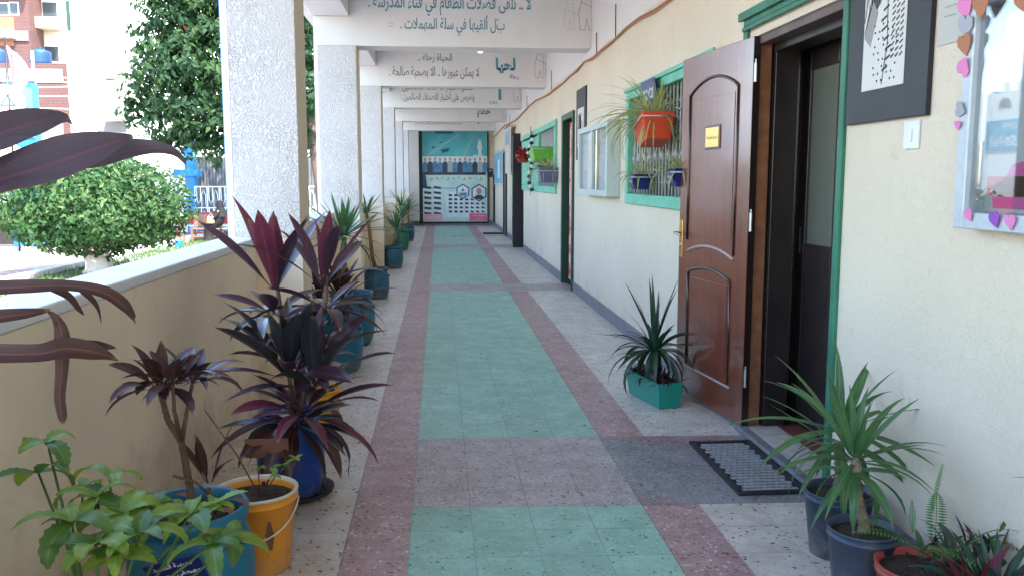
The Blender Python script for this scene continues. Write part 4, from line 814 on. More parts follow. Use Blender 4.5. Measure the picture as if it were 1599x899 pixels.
# A: near teal pot with brown cordyline
c = (-.775, 2.62, 0); A = thing('potted_plant', c, 'thin brown leaved plant in the near teal pot behind the orange bucket', 'potted plant')
barrel(A, c, .19, .42, 'pot_teal')
q = MB(); c0 = Vector((-.74, 2.60, .40)); k1 = at(284, 690, 2.6); top = at(270, 640, 2.6)
ringed(q, [c0, at(300, 780, 2.6), k1, at(262, 655, 2.6), at(250, 610, 2.58)], .013, .008); q.tube([k1, at(292, 640, 2.63), at(300, 600, 2.66)], [.008, .006, .006], 7); q.tube([k1, at(272, 640, 2.55), at(270, 600, 2.52)], [.008, .006, .005], 7)
q.tube([at(325, 770, 2.6), at(305, 752, 2.58), at(270, 742, 2.56)], .004, 6); q.tube([Vector((-.70, 2.6, .40)), at(326, 760, 2.62)], .006, 6)
q.build('stem', 'bark', A, True)
q = MB(); q.mi = 0
rosette(q, at(250, 605, 2.58), 16, .165, .042, 85, -5, 75, mats=(2, 2, 0)); rosette(q, at(300, 598, 2.66), 13, .16, .040, 80, 0, 70, mats=(0, 2)); rosette(q, at(270, 600, 2.52), 10, .14, .046, 80, 0, 80, mats=(2,))
rosette(q, at(327, 752, 2.62), 6, .17, .032, 88, 50, 25, mats=(2,)); 
for i in range(16): q.mi = 4; q.blade(Vector(c)+Vector((rnd(-.1, .1), rnd(-.12, .1), .405)), rnd(0, 6.28), R(rnd(0, 25)), rnd(.08, .14), .03, R(40), 5, .4, 'cord')
q.build('leaves', BUR+['leaf_dead'], A, True)
sg = thing('pot_sign', at(275, 893, 2.36), 'small tilted navy sign with white Arabic writing against the near teal pot', 'sign')
O = at(279, 888, 2.385); th_ = R(16); SU = Vector((math.cos(th_), -.18, math.sin(th_))).normalized(); SV = Vector((-math.sin(th_), -.25, math.cos(th_))); SV = (SV-SU*SV.dot(SU)).normalized()
MB().prism([(-.095, -.05), (.075, -.05), (.075, .035), (-.095, .035)], O, SU, SV, .004).build('plate', 'sign_navy', sg)
NN = SU.cross(SV).normalized(); lettering('lettering', 'مدرسة الشهيد', 'letter_white', sg, O+SU*(-.01)+SV*.018+NN*.0045, SU, SV, width=.12, fatten=.02)
lettering('lettering', 'مصطفى محمد', 'letter_white', sg, O+SU*(-.0)+SV*(-.012)+NN*.0045, SU, SV, width=.13, fatten=.03)
# B: orange bucket with a few sprouts
c = (-.675, 3.09, 0); Bk = thing('potted_plant', c, 'orange plastic bucket with a wire handle and small green sprouts', 'potted plant')
bucket(Bk, c, .145, .30, 'pot_orange', 'cream_rim', .78)
q = MB(); q.tube([Vector(c)+Vector((.150*math.cos(t), .150*math.sin(t)-(.012 if -2.6 < t < -.5 else 0), .255-.10*max(0, math.sin(-t)))) for t in [-math.pi+i*math.pi/24*1.05 for i in range(25)]], .0035, 6); q.build('handle', 'cream_rim', Bk, True)
q = MB(); hs = Vector(c)+Vector((.07, -.128, .17)); q.ribbon([hs+Vector((0, 0, .05)), hs, hs+Vector((.004, -.01, -.05))], [.004, .016, .006], (1, 0, 0)); q.build('dried_leaf', 'leaf_dead', Bk)
q = MB(); lv = MB(); b0 = Vector(c)+Vector((.02, -.02, .27))
for (px, py, Y) in ((462, 716, 3.06), (440, 725, 3.1), (430, 740, 3.02), (402, 730, 3.12)):
    t_ = at(px, py, Y); q.tube([b0, b0.lerp(t_, .5)+Vector((0, 0, .02)), t_], .0025, 5); lv.mi = 0
    for j in range(5): lv.blade(t_, rnd(0, 6.28), R(rnd(-10, 35)), rnd(.03, .045), .018, R(30), 5, .3, 'ovate')
q.tube([at(320, 640, 3.2), at(370, 710, 3.15), b0], .003, 5); q.tube([b0, at(420, 800, 2.98)], .003, 5)
q.build('stem', 'bark', Bk, True); lv.build('leaves', ['leaf_fresh'], Bk, True)
# cardboard label stuck in the blue pot
cs = thing('cardboard_sign', at(418, 700, 3.45), 'blank brown cardboard tag standing in front of the blue pot', 'sign')
MB().prism([(-.085, -.045), (.085, -.045), (.085, .035), (-.085, .035)], at(417, 697, 3.42), U_, (0, -.1, 1), .004).build('card', 'cardboard', cs); MB().tube([at(415, 697, 3.43), at(417, 770, 3.43)], .004, 6).build('stick', 'bark', cs)
# C: blue barrel with the big burgundy cordyline
c = (-.675, 3.82, 0); Cc = thing('potted_plant', c, 'tallest burgundy plant with pink tipped crowns, in a cobalt blue pot', 'potted plant')
barrel(Cc, c, .150, .39, 'pot_blue'); MB().lathe([(.13, 0), (.165, .02), (.17, .035), (.155, .03), (.13, .012)], (c[0]+.02, c[1], .001), 28).build('saucer', 'rubber', Cc, True)
q = MB(); b0 = Vector((-.66, 3.80, .36))
CR = [(430, 470, 3.95), (505, 440, 3.80), (470, 600, 3.62), (440, 545, 3.65), (495, 540, 3.68)]
ringed(q, [b0, at(470, 560, 3.85), at(440, 500, 3.95), at(432, 440, 3.95)], .014, .009); ringed(q, [b0, at(480, 600, 3.8), at(495, 530, 3.8), at(508, 470, 3.8), at(510, 430, 3.8)], .014, .009, 50)
ringed(q, [b0, at(455, 620, 3.7), at(450, 560, 3.66)], .014, .009, 20); ringed(q, [b0, at(470, 640, 3.65), at(475, 610, 3.62)], .012, .009, 10); q.build('stem', 'bark', Cc, True)
q = MB()
rosette(q, at(430, 452, 3.95), 10, .42, .080, 88, 45, 22, mats=(1, 1, 0), twist=.3); rosette(q, at(505, 446, 3.80), 10, .37, .076, 88, 30, 35, mats=(1, 0, 0), twist=.3)
rosette(q, at(430, 490, 3.93), 12, .30, .075, 35, -10, 50, mats=(0, 3)); rosette(q, at(508, 480, 3.80), 12, .28, .068, 30, -15, 50, mats=(0, 2))
rosette(q, at(450, 575, 3.66), 16, .38, .090, 88, 12, 45, mats=(3, 3, 0), ring=.02, stem=.05); rosette(q, at(490, 590, 3.66), 15, .35, .082, 86, 12, 50, mats=(0, 3, 0), ring=.02, stem=.05)
rosette(q, at(474, 636, 3.60), 26, .33, .066, 55, -35, 60, mats=(0, 1, 2), ring=.02, stem=.06); rosette(q, at(460, 662, 3.60), 16, .31, .064, 20, -40, 50, mats=(3, 2), ring=.02)
q.build('leaves', BUR, Cc, True)
# D: yellow pot behind it
c = (-.68, 4.62, 0); D_ = thing('potted_plant', c, 'bright yellow pot half hidden behind the cobalt blue one', 'potted plant'); bucket(D_, c, .14, .30, 'pot_yellow', None, .82)
q = MB(); q.tube([(c[0], c[1], .26), (c[0]-.02, c[1], .55)], [.010, .006], 7); q.build('stem', 'bark', D_, True); q = MB(); rosette(q, (c[0]-.02, c[1], .55), 16, .24, .05, 80, -10, 60, mats=(2, 0)); q.build('leaves', BUR, D_, True)
# E, F: two teal barrels
c = (-.77, 6.40, 0); E_ = thing('potted_plant', c, 'brown spiky leaved plant in the nearer of two touching teal pots', 'potted plant'); barrel(E_, c, .20, .44, 'pot_teal')
q = MB(); q.tube([(c[0], c[1], .38), at(530, 470, 6.35)], [.014, .010], 8); q.tube([(c[0], c[1], .38), at(500, 480, 6.4)], [.014, .010], 8); q.build('stem', 'bark', E_, True)
q = MB(); rosette(q, at(532, 462, 6.35), 34, .36, .045, 85, -30, 60, mats=(2, 2, 0), stem=.08); rosette(q, at(500, 470, 6.4), 20, .30, .045, 85, -20, 60, mats=(2, 0)); q.build('leaves', BUR, E_, True)
c = (-.76, 7.45, 0); F_ = thing('potted_plant', c, 'bright green yucca on a slim trunk in the farther of two touching teal pots', 'potted plant'); barrel(F_, c, .20, .46, 'pot_teal')
q = MB(); ringed(q, [(c[0], c[1], .4), at(537, 430, 7.4), at(537, 370, 7.4)], .026, .022, 30); q.build('trunk', 'bark_ring', F_, True)
q = MB(); rosette(q, at(537, 368, 7.4), 34, .40, .040, 88, -10, 25, 'sword', .02, segs=6, fold=.25); rosette(q, at(538, 372, 7.4), 6, .42, .035, -10, -30, 70, 'sword', .02, segs=7, fold=.25); q.build('leaves', ['leaf_yucca'], F_, True)
# G-J: row along the columns
def yucca_pot(c, r, h, m_, path, crown, n, L, label, bark='bark_tan', lm='leaf_yucca', el1=-15):
    t = thing('potted_plant', c, label, 'potted plant', None); barrel(t, c, r, h, m_)
    q = MB(); q.tube([(c[0], c[1], h*.88)]+path, [.026, .024]+[.02]*(len(path)-1), 9); q.build('trunk', bark, t, True)
    q = MB()
    for cc, nn in crown: rosette(q, cc, nn, L, .034, 85, el1, 28, 'sword', .015, segs=6, fold=.25)
    q.build('leaves', [lm], t, True); return t
yucca_pot((-.76, 10.38, 0), .158, .37, 'pot_petrol', [at(581, 400, 10.35), at(577, 360, 10.35), at(572, 335, 10.35)], [(at(572, 333, 10.35), 20)], 20, .30, 'tall bent bare yucca stem with small green tuft, in a round teal pot')
yucca_pot((-.74, 13.95, 0), .158, .36, 'pot_petrol', [at(617, 372, 13.9), at(619, 360, 13.9)], [(at(619, 358, 13.9), 26)], 26, .42, 'short yucca with long thin leaves in the teal pot at the third column', el1=0)
yucca_pot((-.76, 17.45, 0), .15, .42, 'pot_green', [at(628, 350, 17.4), at(629, 338, 17.4)], [(at(629, 340, 17.4), 24), (at(627, 322, 17.4), 12)], 24, .42, 'spiky yucca in the only green round pot of the row', el1=0)
yucca_pot((-.73, 20.2, 0), .158, .40, 'pot_petrol', [at(638, 345, 20.2), at(637, 328, 20.2)], [(at(637, 328, 20.2), 22)], 22, .40, 'farthest yucca in a teal pot, last of the row', el1=0)
# near green leafy plant, its pot below the picture
c = (-.82, 1.95, 0); H_ = thing('potted_plant', c, 'fresh green bushy plant with pointed leaves in the bottom left corner', 'potted plant'); bucket(H_, c, .15, .30, 'pot_slate')
st = MB(); lv = MB(); base = Vector((-.80, 1.95, .28)); rr = random.Random(11)
WH = [(74, 690, 2.05, 4), (60, 738, 2.05, 4), (150, 775, 2.0, 6), (112, 815, 1.85, 7), (195, 800, 1.95, 6), (240, 790, 2.0, 6), (218, 835, 1.82, 7), (297, 800, 1.95, 7), (335, 790, 2.0, 4), (330, 850, 1.85, 6),
      (365, 845, 1.95, 6), (150, 850, 1.8, 7), (180, 870, 1.8, 6), (170, 740, 2.1, 3), (130, 760, 2.1, 3)]
for (px, py, Y, n) in WH:
    t_ = at(px, py, Y); mid = base.lerp(t_, .55)+Vector((rr.uniform(-.03, .03), rr.uniform(-.03, .03), .03)); st.tube([base, mid, t_], [.005, .004, .0025], 6); a0 = rr.uniform(0, 6.28)
    for j in range(n):
        a0 += 6.283/n+rr.uniform(-.2, .2); lv.mi = 1 if rr.random() < .35 else 0
        lv.blade(t_, a0, R(rr.uniform(-5, 40)), rr.uniform(.07, .125), rr.uniform(.036, .054), R(rr.uniform(30, 110)), 13, .28, 'ovate', rr.uniform(-.4, .4))
st.build('stem', 'stem_green', H_, True); lv.build('leaves', ['leaf_fresh', 'leaf_fresh_dark'], H_, True)
# huge drooping burgundy leaves entering from the left edge, plant stands beside the camera
c = (-1.0, .98, 0); G_ = thing('potted_plant', c, 'huge dark burgundy leaves reaching in from the left edge of the photo', 'potted plant'); bucket(G_, c, .14, .34, 'pot_slate')
q = MB(); q.tube([(c[0], c[1], .3), (c[0]-.02, 1.0, .8), (c[0]-.05, 1.05, 1.18), (c[0]-.04, 1.08, 1.42)], [.02, .017, .015, .013], 10); q.build('stem', 'bark', G_, True)
def pxleaf(mb, pts, Y0, Y1, side=(0, .75, 1), fold=.30, sub=4):
    n = len(pts); P_ = []; W_ = []
    for i in range((n-1)*sub+1):
        t = i/sub; k = min(n-2, int(t)); f = t-k
        p0, p1, p2, p3 = pts[max(k-1, 0)], pts[k], pts[k+1], pts[min(k+2, n-1)]
        cr = [.5*((2*p1[j])+(-p0[j]+p2[j])*f+(2*p0[j]-5*p1[j]+4*p2[j]-p3[j])*f*f+(-p0[j]+3*p1[j]-3*p2[j]+p3[j])*f**3) for j in range(3)]
        Y = Y0+(Y1-Y0)*t/(n-1); P_.append(at(cr[0], cr[1], Y)); W_.append(max(.3, cr[2])*Y/F_PX*1.12)
    mb.ribbon(P_, W_, side, fold)
q = MB(); q.mi = 0
pxleaf(q, [(-190, 330, 8), (-110, 265, 24), (-40, 225, 30), (10, 206, 27), (55, 192, 20), (90, 184, 9), (108, 187, 4), (114, 197, 1)], 1.08, 1.25)
pxleaf(q, [(-190, 330, 8), (-120, 320, 22), (-50, 300, 27), (0, 281, 28), (60, 264, 34), (110, 247, 33), (155, 231, 24), (195, 217, 8), (208, 214, 2)], 1.08, 1.22)
pxleaf(q, [(60, 262, 8), (120, 254, 16), (160, 246, 20), (200, 236, 17), (240, 232, 11), (270, 238, 7), (286, 252, 4), (291, 262, 1)], 1.20, 1.26)
q.mi = 1
pxleaf(q, [(-190, 500, 6), (-90, 460, 10), (-30, 452, 11), (50, 448, 10), (110, 447, 8), (160, 456, 9), (190, 475, 10), (205, 492, 7), (212, 503, 2)], 1.1, 1.2, (0, .6, 1))
pxleaf(q, [(78, 450, 5), (105, 462, 6), (120, 480, 5), (131, 492, 1)], 1.16, 1.18); pxleaf(q, [(120, 450, 3), (140, 465, 5), (152, 482, 4), (158, 505, 1)], 1.17, 1.19)
pxleaf(q, [(-190, 520, 6), (-80, 505, 10), (-20, 497, 11), (40, 490, 8), (78, 484, 2)], 1.1, 1.16); pxleaf(q, [(76, 486, 2), (90, 500, 6), (97, 530, 10), (96, 580, 8), (93, 620, 7), (97, 650, 6), (98, 662, 1)], 1.16, 1.17, (1, .3, 0))
q.mi = 1; pxleaf(q, [(-190, 560, 6), (-90, 556, 13), (-20, 553, 14), (60, 552, 13), (100, 544, 15), (140, 548, 13), (165, 554, 7), (185, 563, 1)], 1.1, 1.2, (0, .6, 1)); pxleaf(q, [(100, 545, 6), (140, 540, 8), (165, 541, 5), (181, 543, 1)], 1.19, 1.21)
for a_, e_, l_ in ((2.6, .9, .4), (3.6, .6, .4), (4.2, .8, .35), (3.0, .2, .45), (1.9, 1.2, .4)): q.mi = 0; q.blade((c[0]-.04, 1.08, 1.40), a_, e_, l_, .08, 1.2, 8, .2, 'cord')
q.build('leaves', ['leaf_sky_sheen', 'leaf_brown'], G_, True)
# ------------------------------------------------------------------ right hand pots
def rpot(c, r, h, label, m_='pot_slate', taper=.78):
    t = thing('potted_plant', c, label, 'potted plant'); bucket(t, c, r, h, m_, None, taper); return t
c = (1.50, 3.03, 0); t = rpot(c, .125, .25, 'yucca in the rear of two dark slate pots, partly hidden by its neighbour')
q = MB(); ringed(q, [(c[0], c[1], .2), (c[0]+.0, c[1], .34), at(1310, 690, 3.02)], .022, .018, 20); q.build('trunk', 'bark_ring', t, True)
q = MB(); rosette(q, at(1312, 672, 3.02), 17, .38, .038, 88, -15, 50, 'sword', .02, segs=7, fold=.25); rosette(q, at(1311, 690, 3.02), 8, .30, .038, -10, -40, 60, 'sword', .02, segs=7, fold=.25); q.build('leaves', ['leaf_yucca'], t, True)
c = (1.42, 2.68, 0); t = rpot(c, .115, .25, 'yucca with a pale ringed trunk in the front dark slate pot')
q = MB(); ringed(q, [(c[0], c[1], .2), at(1350, 820, 2.68), at(1340, 780, 2.67), at(1336, 715, 2.66)], .019, .015, 34); q.build('trunk', 'bark_ring', t, True)
q = MB(); rosette(q, at(1336, 705, 2.66), 22, .29, .033, 88, -10, 50, 'sword', .018, segs=7, fold=.25, stem=.04); rosette(q, at(1335, 735, 2.66), 10, .22, .034, 0, -45, 60, 'sword', .018, segs=7, fold=.25)
q.blade(at(1330, 715, 2.66), R(200), R(12), .34, .034, R(40), 8, .25, 'sword'); q.blade(at(1330, 715, 2.66), R(175), R(35), .33, .030, R(5), 8, .25, 'sword'); q.blade(at(1342, 715, 2.66), R(10), R(10), .27, .028, R(15), 8, .25, 'sword')
q.build('leaves', ['leaf_yucca'], t, True)
c = (1.50, 2.46, 0); t = rpot(c, .135, .215, 'ferns and maroon shoots in the red bowl at the bottom right', 'pot_terracotta', .8)
def frond(mb, p0, az, el, L, droop, n=22, w=.05):
    p = Vector(p0)
    for i in range(n):
        tt = i/n; e = el-droop*tt**1.3; d_ = Vector((math.cos(az)*math.cos(e), math.sin(az)*math.cos(e), math.sin(e))); s_ = Vector((-math.sin(az), math.cos(az), 0)); p2_ = p+d_*(L/n); wl = w*math.sin(math.pi*(tt*.9+.08))**.7
        for sg_ in (1, -1):
            k = len(mb.v); tip = p+s_*sg_*wl+d_*.006+Vector((0, 0, -.004)); mb.v += [tuple(p), tuple(p+s_*sg_*wl*.5+d_*L/n*.55), tuple(tip), tuple(p+s_*sg_*wl*.5-d_*L/n*.25)]; mb.face(k, k+1, k+2, k+3)
        mb.quad(p-s_*.0012, p+s_*.0012, p2_+s_*.0012, p2_-s_*.0012); p = p2_
q = MB(); b0 = Vector((1.53, 2.47, .195)); rr = random.Random(4)
for (px, py, Y, L, az, el, dr) in ((1420, 850, 2.46, .20, 180, 50, 60), (1440, 860, 2.42, .22, 160, 35, 60), (1470, 860, 2.40, .24, 20, 15, 70), (1440, 870, 2.4, .2, 260, 60, 90), (1460, 850, 2.5, .20, 60, 70, 70), (1450, 860, 2.4, .2, 290, 30, 60), (1500, 860, 2.4, .2, 320, 40, 70), (1480, 860, 2.45, .17, 230, 30, 60)): q.mi = 0; frond(q, at(px, py, Y), R(az), R(el), L, R(dr), 20, .035)
frond(q, at(1455, 800, 2.5), R(20), R(80), .16, R(8), 24, .010); frond(q, at(1425, 830, 2.46), R(90), R(85), .10, R(8), 16, .012)
for i in range(34): q.mi = rr.choice((1, 1, 4, 2, 3)); q.blade(at(rr.uniform(1440, 1600), rr.uniform(860, 900), rr.uniform(2.35, 2.5)), rr.uniform(0, 6.28), R(rr.uniform(40, 85)), rr.uniform(.08, .15), rr.uniform(.02, .035), R(rr.uniform(10, 60)), 6, .35, 'cord')
for i in range(14): q.mi = 4; q.blade(at(rr.uniform(1460, 1600), rr.uniform(865, 900), 2.38), rr.uniform(0, 6.28), R(rr.uniform(20, 70)), rr.uniform(.15, .25), .012, R(90), 8, .3, 'sword')
q.build('leaves', ['leaf_fern', 'leaf_yucca_dark', 'leaf_maroon', 'leaf_dark', 'leaf_yucca'], t, True)
c = (1.56, 2.12, 0); t = rpot(c, .12, .24, 'pot of grassy green leaves and dark shoots, cut by the right edge of the photo', 'pot_slate')
q = MB(); 
for i in range(3): rosette(q, (1.52+rnd(-.05, .05), 2.17+rnd(-.04, .04), .23), 14, .20, .028, 88, 10, 60, 'sword', .02, mats=(1 if i == 1 else 0,), segs=7)
q.mi = 0; q.blade((1.62, 2.15, .60), R(195), R(10), .10, .006, R(5), 5, .2, 'sword'); q.build('leaves', ['leaf_yucca_dark', 'leaf_maroon'], t, True)
q = MB(); q.tube([(1.58, 2.12, .22), (1.63, 2.14, .60)], .003, 5); q.build('stem', 'stem_green', t)
# planter box beside the open door
pb = thing('planter_box', (1.38, 5.35, 0), 'teal green rectangular planter with dark spiky plants at the foot of the open door', 'planter')
mx_ = Matrix.Translation((1.368, 5.335, 0)) @ Matrix.Rotation(R(13), 4, 'Z'); q = MB(); w0, l0, h0 = .070, .215, .165
q.v = [(-w0, -l0, .002), (w0, -l0, .002), (w0, l0, .002), (-w0, l0, .002), (-w0-.02, -l0-.02, h0), (w0+.02, -l0-.02, h0), (w0+.02, l0+.02, h0), (-w0-.02, l0+.02, h0), (-w0-.008, -l0-.008, h0), (w0+.008, -l0-.008, h0), (w0+.008, l0+.008, h0), (-w0-.008, l0+.008, h0), (-w0-.004, -l0-.004, h0-.03), (w0+.004, -l0-.004, h0-.03), (w0+.004, l0+.004, h0-.03), (-w0-.004, l0+.004, h0-.03)]
for f_ in ((0, 3, 2, 1), (0, 1, 5, 4), (1, 2, 6, 5), (2, 3, 7, 6), (3, 0, 4, 7), (4, 5, 9, 8), (5, 6, 10, 9), (6, 7, 11, 10), (7, 4, 8, 11), (8, 9, 13, 12), (9, 10, 14, 13), (10, 11, 15, 14), (11, 8, 12, 15)): q.face(*f_)
q.xform(mx_); q.build('box', 'planter_green', pb, bevel=.004)
q = MB(); q.box(-w0-.003, w0+.003, -l0-.003, l0+.003, h0-.05, h0-.022); q.xform(mx_); q.build('soil', 'soil', pb)
q = MB(); q.mi = 0; cc = mx_ @ Vector((0, .0, .33)); rosette(q, cc, 40, .34, .036, 70, -50, 110, 'sword', .02, segs=8, fold=.25, mats=(0,)); rosette(q, cc+Vector((0, 0, .04)), 9, .40, .026, 88, 60, 12, 'sword', .01, segs=6, fold=.3, mats=(0,))
q.blade(cc, R(175), R(25), .42, .02, R(30), 9, .3, 'sword'); q.blade(cc, R(185), R(0), .36, .018, R(30), 9, .3, 'sword')
rr = random.Random(8)
for i in range(170):
    p = mx_ @ Vector((rr.uniform(-w0, w0), rr.uniform(-l0, l0), h0-.02)); q.mi = rr.choice((1, 2, 2, 3)); q.blade(p, rr.uniform(0, 6.28), R(rr.uniform(0, 80)), rr.uniform(.07, .14), rr.uniform(.014, .024), R(rr.uniform(20, 120)), 5, .4, 'cord')
q.build('leaves', ['leaf_yucca_dark', 'leaf_brown', 'leaf_burgundy', 'leaf_dark'], pb, True)
q = MB(); q.tube([mx_ @ Vector((0, 0, h0-.03)), cc], .02, 8); q.build('trunk', 'bark', pb, True)
# ------------------------------------------------------------------ hanging pots on the window bars
def hang(loc, size, m_, label, leaves, tilt=0.0, sign=False, L=.3, n=34, wire='alu'):
    t = thing('hanging_pot', loc, label, 'hanging pot', None); p = Vector(loc); w_, h_ = size; rm = Matrix.Translation(p) @ Matrix.Rotation(tilt, 4, 'X')
    q = MB(); a, b2 = w_/2, w_/2*.72
    q.v = [(-a*.55, -b2, 0), (a*.55, -b2, 0), (a*.55, b2, 0), (-a*.55, b2, 0), (-a*.75, -a, h_), (a*.75, -a, h_), (a*.75, a, h_), (-a*.75, a, h_), (-a*.68, -a*.93, h_), (a*.68, -a*.93, h_), (a*.68, a*.93, h_), (-a*.68, a*.93, h_), (-a*.6, -a*.85, h_*.8), (a*.6, -a*.85, h_*.8), (a*.6, a*.85, h_*.8), (-a*.6, a*.85, h_*.8)]
    for f_ in ((0, 3, 2, 1), (0, 1, 5, 4), (1, 2, 6, 5), (2, 3, 7, 6), (3, 0, 4, 7), (4, 5, 9, 8), (5, 6, 10, 9), (6, 7, 11, 10), (7, 4, 8, 11), (8, 9, 13, 12), (9, 10, 14, 13), (10, 11, 15, 14), (11, 8, 12, 15)): q.face(*f_)
    q.xform(rm); q.build('pot', m_, t, bevel=.006)
    q = MB(); q.quad((-a*.62, -a*.87, h_*.86), (a*.62, -a*.87, h_*.86), (a*.62, a*.87, h_*.86), (-a*.62, a*.87, h_*.86)); q.xform(rm); q.build('soil', 'soil', t)
    q = MB(); q.tube([rm @ Vector(v) for v in ((-a*.79, a*.98, h_*.8), (-a*.79, -a*1.03, h_*.8), (a*.79, -a*1.03, h_*.8))], .005, 6); q.tube([rm @ Vector((a*.79, -a*1.03, h_*.8)), Vector((WX+.01, p.y-a*.9, p.z+h_*.9)), Vector((WX+.01, p.y-a*.8, p.z+h_*1.25)), Vector((WX-.02, p.y-a*.7, p.z+h_*1.3))], .005, 6); q.tube([rm @ Vector((-a*.79, a*.98, h_*.8)), Vector((WX+.01, p.y+a, p.z+h_*.9)), Vector((WX+.01, p.y+a*.9, p.z+h_*1.2))], .005, 6); q.build('wire_holder', wire, t, True)
    q = MB(); cc = rm @ Vector((0, 0, h_*.88)); rosette(q, cc, n, L, .017, 80, -20, 120, 'sword', .03, segs=9, fold=.3, mats=(0,)); rosette(q, cc, n//2, L*1.15, .017, 40, 0, 130, 'sword', .03, segs=9, fold=.3, mats=(0,), azc=R(115), azr=R(50)); q.build('leaves', [leaves], t, True)
    if sign:
        q = MB(); q.prism([(-w_*.38, -.03), (w_*.38, -.03), (w_*.34, .03), (-w_*.36, .03)], p+Vector((-a*.80, 0, h_*.55)), (0, -1, -.15), (0, 0, 1), .003); q.build('label_plate', 'sign_navy', t)
        lettering('lettering', 'مصطفى', 'letter_white', t, p+Vector((-a*.80-.0045, 0, h_*.55)), (0, -1, -.15), WV, width=w_*.5, fatten=.02)
    return t
def onwall(px, py, X): return atX(px, py, X)
p = onwall(1022, 222, 1.56); hang((1.56, p.y, p.z-.01), (.32, .19), 'pot_red', 'tilted orange red hanging pot with a trailing spider plant on the mint window', 'leaf_spider', R(-14), L=.46, n=70)
p = onwall(1000, 296, 1.60); hang((1.60, p.y, p.z), (.19, .12), 'sign_navy', 'small navy hanging pot below left of the red pot', 'leaf_spider', 0, True, L=.22, n=18)
p = onwall(1064, 292, 1.60); hang((1.60, p.y, p.z), (.19, .12), 'sign_navy', 'small navy hanging pot beside the edge of the open brown door', 'leaf_spider', 0, True, L=.24, n=22)
p = onwall(847, 252, 1.58); hang((1.58, p.y, p.z), (.50, .18), 'pot_lime', 'lime green hanging pot on the farther window', 'leaf_fern', R(-8), L=.2, n=8)
p = onwall(856, 284, 1.58); hang((1.58, p.y, p.z), (.42, .22), 'pot_purple', 'greyish purple hanging pot below the lime green one', 'leaf_spider', R(6), L=.40, n=34)
p = onwall(817, 244, 1.58); t = thing('hanging_pot', p, 'dark red flowering plant hanging at the far end of the farther window', 'hanging pot'); q = MB()
MB().lathe([(.10, -.12), (.14, 0), (.15, .02), (.13, .02)], p, 14).build('pot', 'pot_terracotta', t, True)
for i in range(80): q.blade(p+Vector((rnd(-.08, .08), rnd(-.22, .22), rnd(-.06, .12))), rnd(0, 6.28), R(rnd(-60, 80)), rnd(.08, .16), .06, 1.0, 4, .3, 'ovate')
q.build('flowers', ['flower_red'], t, True)
t = thing('garland', atX(828, 205, 1.6), 'string of dark and white beads hanging between the far window halves', 'garland'); q = MB(); q2 = MB()
for i in range(18):
    p = atX(828+3*math.sin(i*.8), 208+i*5.2, 1.62); (q if i % 2 else q2).lathe([(.001, -.035), (.03, -.02), (.04, 0), (.03, .02), (.001, .035)], p, 8)
q.build('dark_beads', 'black_metal', t, True); q2.build('white_beads', 'paper_white', t, True)
MB().tube([atX(829, 198, 1.62), atX(828, 306, 1.62)], .006, 5).build('string', 'black_metal', t)
sg = thing('window_sign', (WX-.06, 7.0, 2.13), 'small navy sign with white Arabic lines on the mint window frame', 'sign'); O = atX(1014, 141, 1.63)
MB().prism([(-.22, -.075), (.22, -.075), (.22, .075), (-.22, .075)], O, (0, -1, 0), (-.2, 0, 1), .006).build('plate', 'sign_navy', sg)
lettering('lettering', 'مدرسة الشهيد', 'letter_white', sg, O+Vector((-.009, 0, .045)), (0, -1, 0), (-.2, 0, 1), width=.34, fatten=.03); lettering('lettering', 'مصطفى محمود', 'letter_white', sg, O+Vector((-.0, 0, -.0)), (0, -1, 0), (-.2, 0, 1), width=.36, fatten=.03, thick=.009); lettering('lettering', 'نباتات المدرسة', 'letter_white', sg, O+Vector((.008, 0, -.045)), (0, -1, 0), (-.2, 0, 1), width=.34, fatten=.03, thick=.009)
# a few fallen leaf scraps and grit on the floor
rr = random.Random(21)
q = MB()
for i in range(46):
    x, y = rr.choice(((rr.uniform(-1.1, -.4), rr.uniform(2.8, 10)), (rr.uniform(.3, 1.6), rr.uniform(2.8, 14)), (rr.uniform(-.9, 1.6), rr.uniform(2.9, 9)))); s_ = rr.uniform(.006, .016); a_ = rr.uniform(0, 6.28)
    k = len(q.v); q.v += [(x+s_*math.cos(a_), y+s_*math.sin(a_), .003), (x+s_*.4*math.cos(a_+1.6), y+s_*.4*math.sin(a_+1.6), .006), (x-s_*math.cos(a_), y-s_*math.sin(a_), .003), (x-s_*.4*math.cos(a_+1.6), y-s_*.4*math.sin(a_+1.6), .002)]; q.face(k, k+1, k+2, k+3)
struct(q.build('leaf_litter', 'leaf_dead'), 'stuff')
# ------------------------------------------------------------------ courtyard
mm('blue_paint', (.02, .20, .50), rough=.45); mm('cyan_paint', (.10, .55, .75), rough=.45); mm('white_paint', (.78, .78, .76), rough=.6); mm('limewash', (.74, .70, .64), rough=.85, var=.12, vscale=5, bump=.5, bscale=14, bdist=.03)
mm('brick_red', (.34, .15, .11), rough=.85); mm('orange_plaster', (.34, .13, .07), rough=.8); mm('cream_wall', (.78, .70, .56), rough=.8); mm('concrete', (.20, .18, .17), rough=.85, var=.2, vscale=1.2); mm('tank_blue', (.02, .07, .16), rough=.5)
mm('window_far', (.05, .06, .07), rough=.2); mm('pale_window', (.38, .44, .46), rough=.15); mm('zinc', (.13, .14, .145), rough=.6, var=.25, vscale=1.5); mm('wood_bench', (.28, .15, .085), rough=.6, col2=(.20, .10, .06), vscale=5)
mm('red_paint', (.34, .015, .02), rough=.45); mm('robe_black', (.008, .008, .010), rough=.8); mm('skin', (.50, .30, .20), rough=.6); mm('bag_tan', (.50, .32, .16), rough=.6); mm('plastic_bag', (.60, .66, .72), rough=.3, trans=.3)
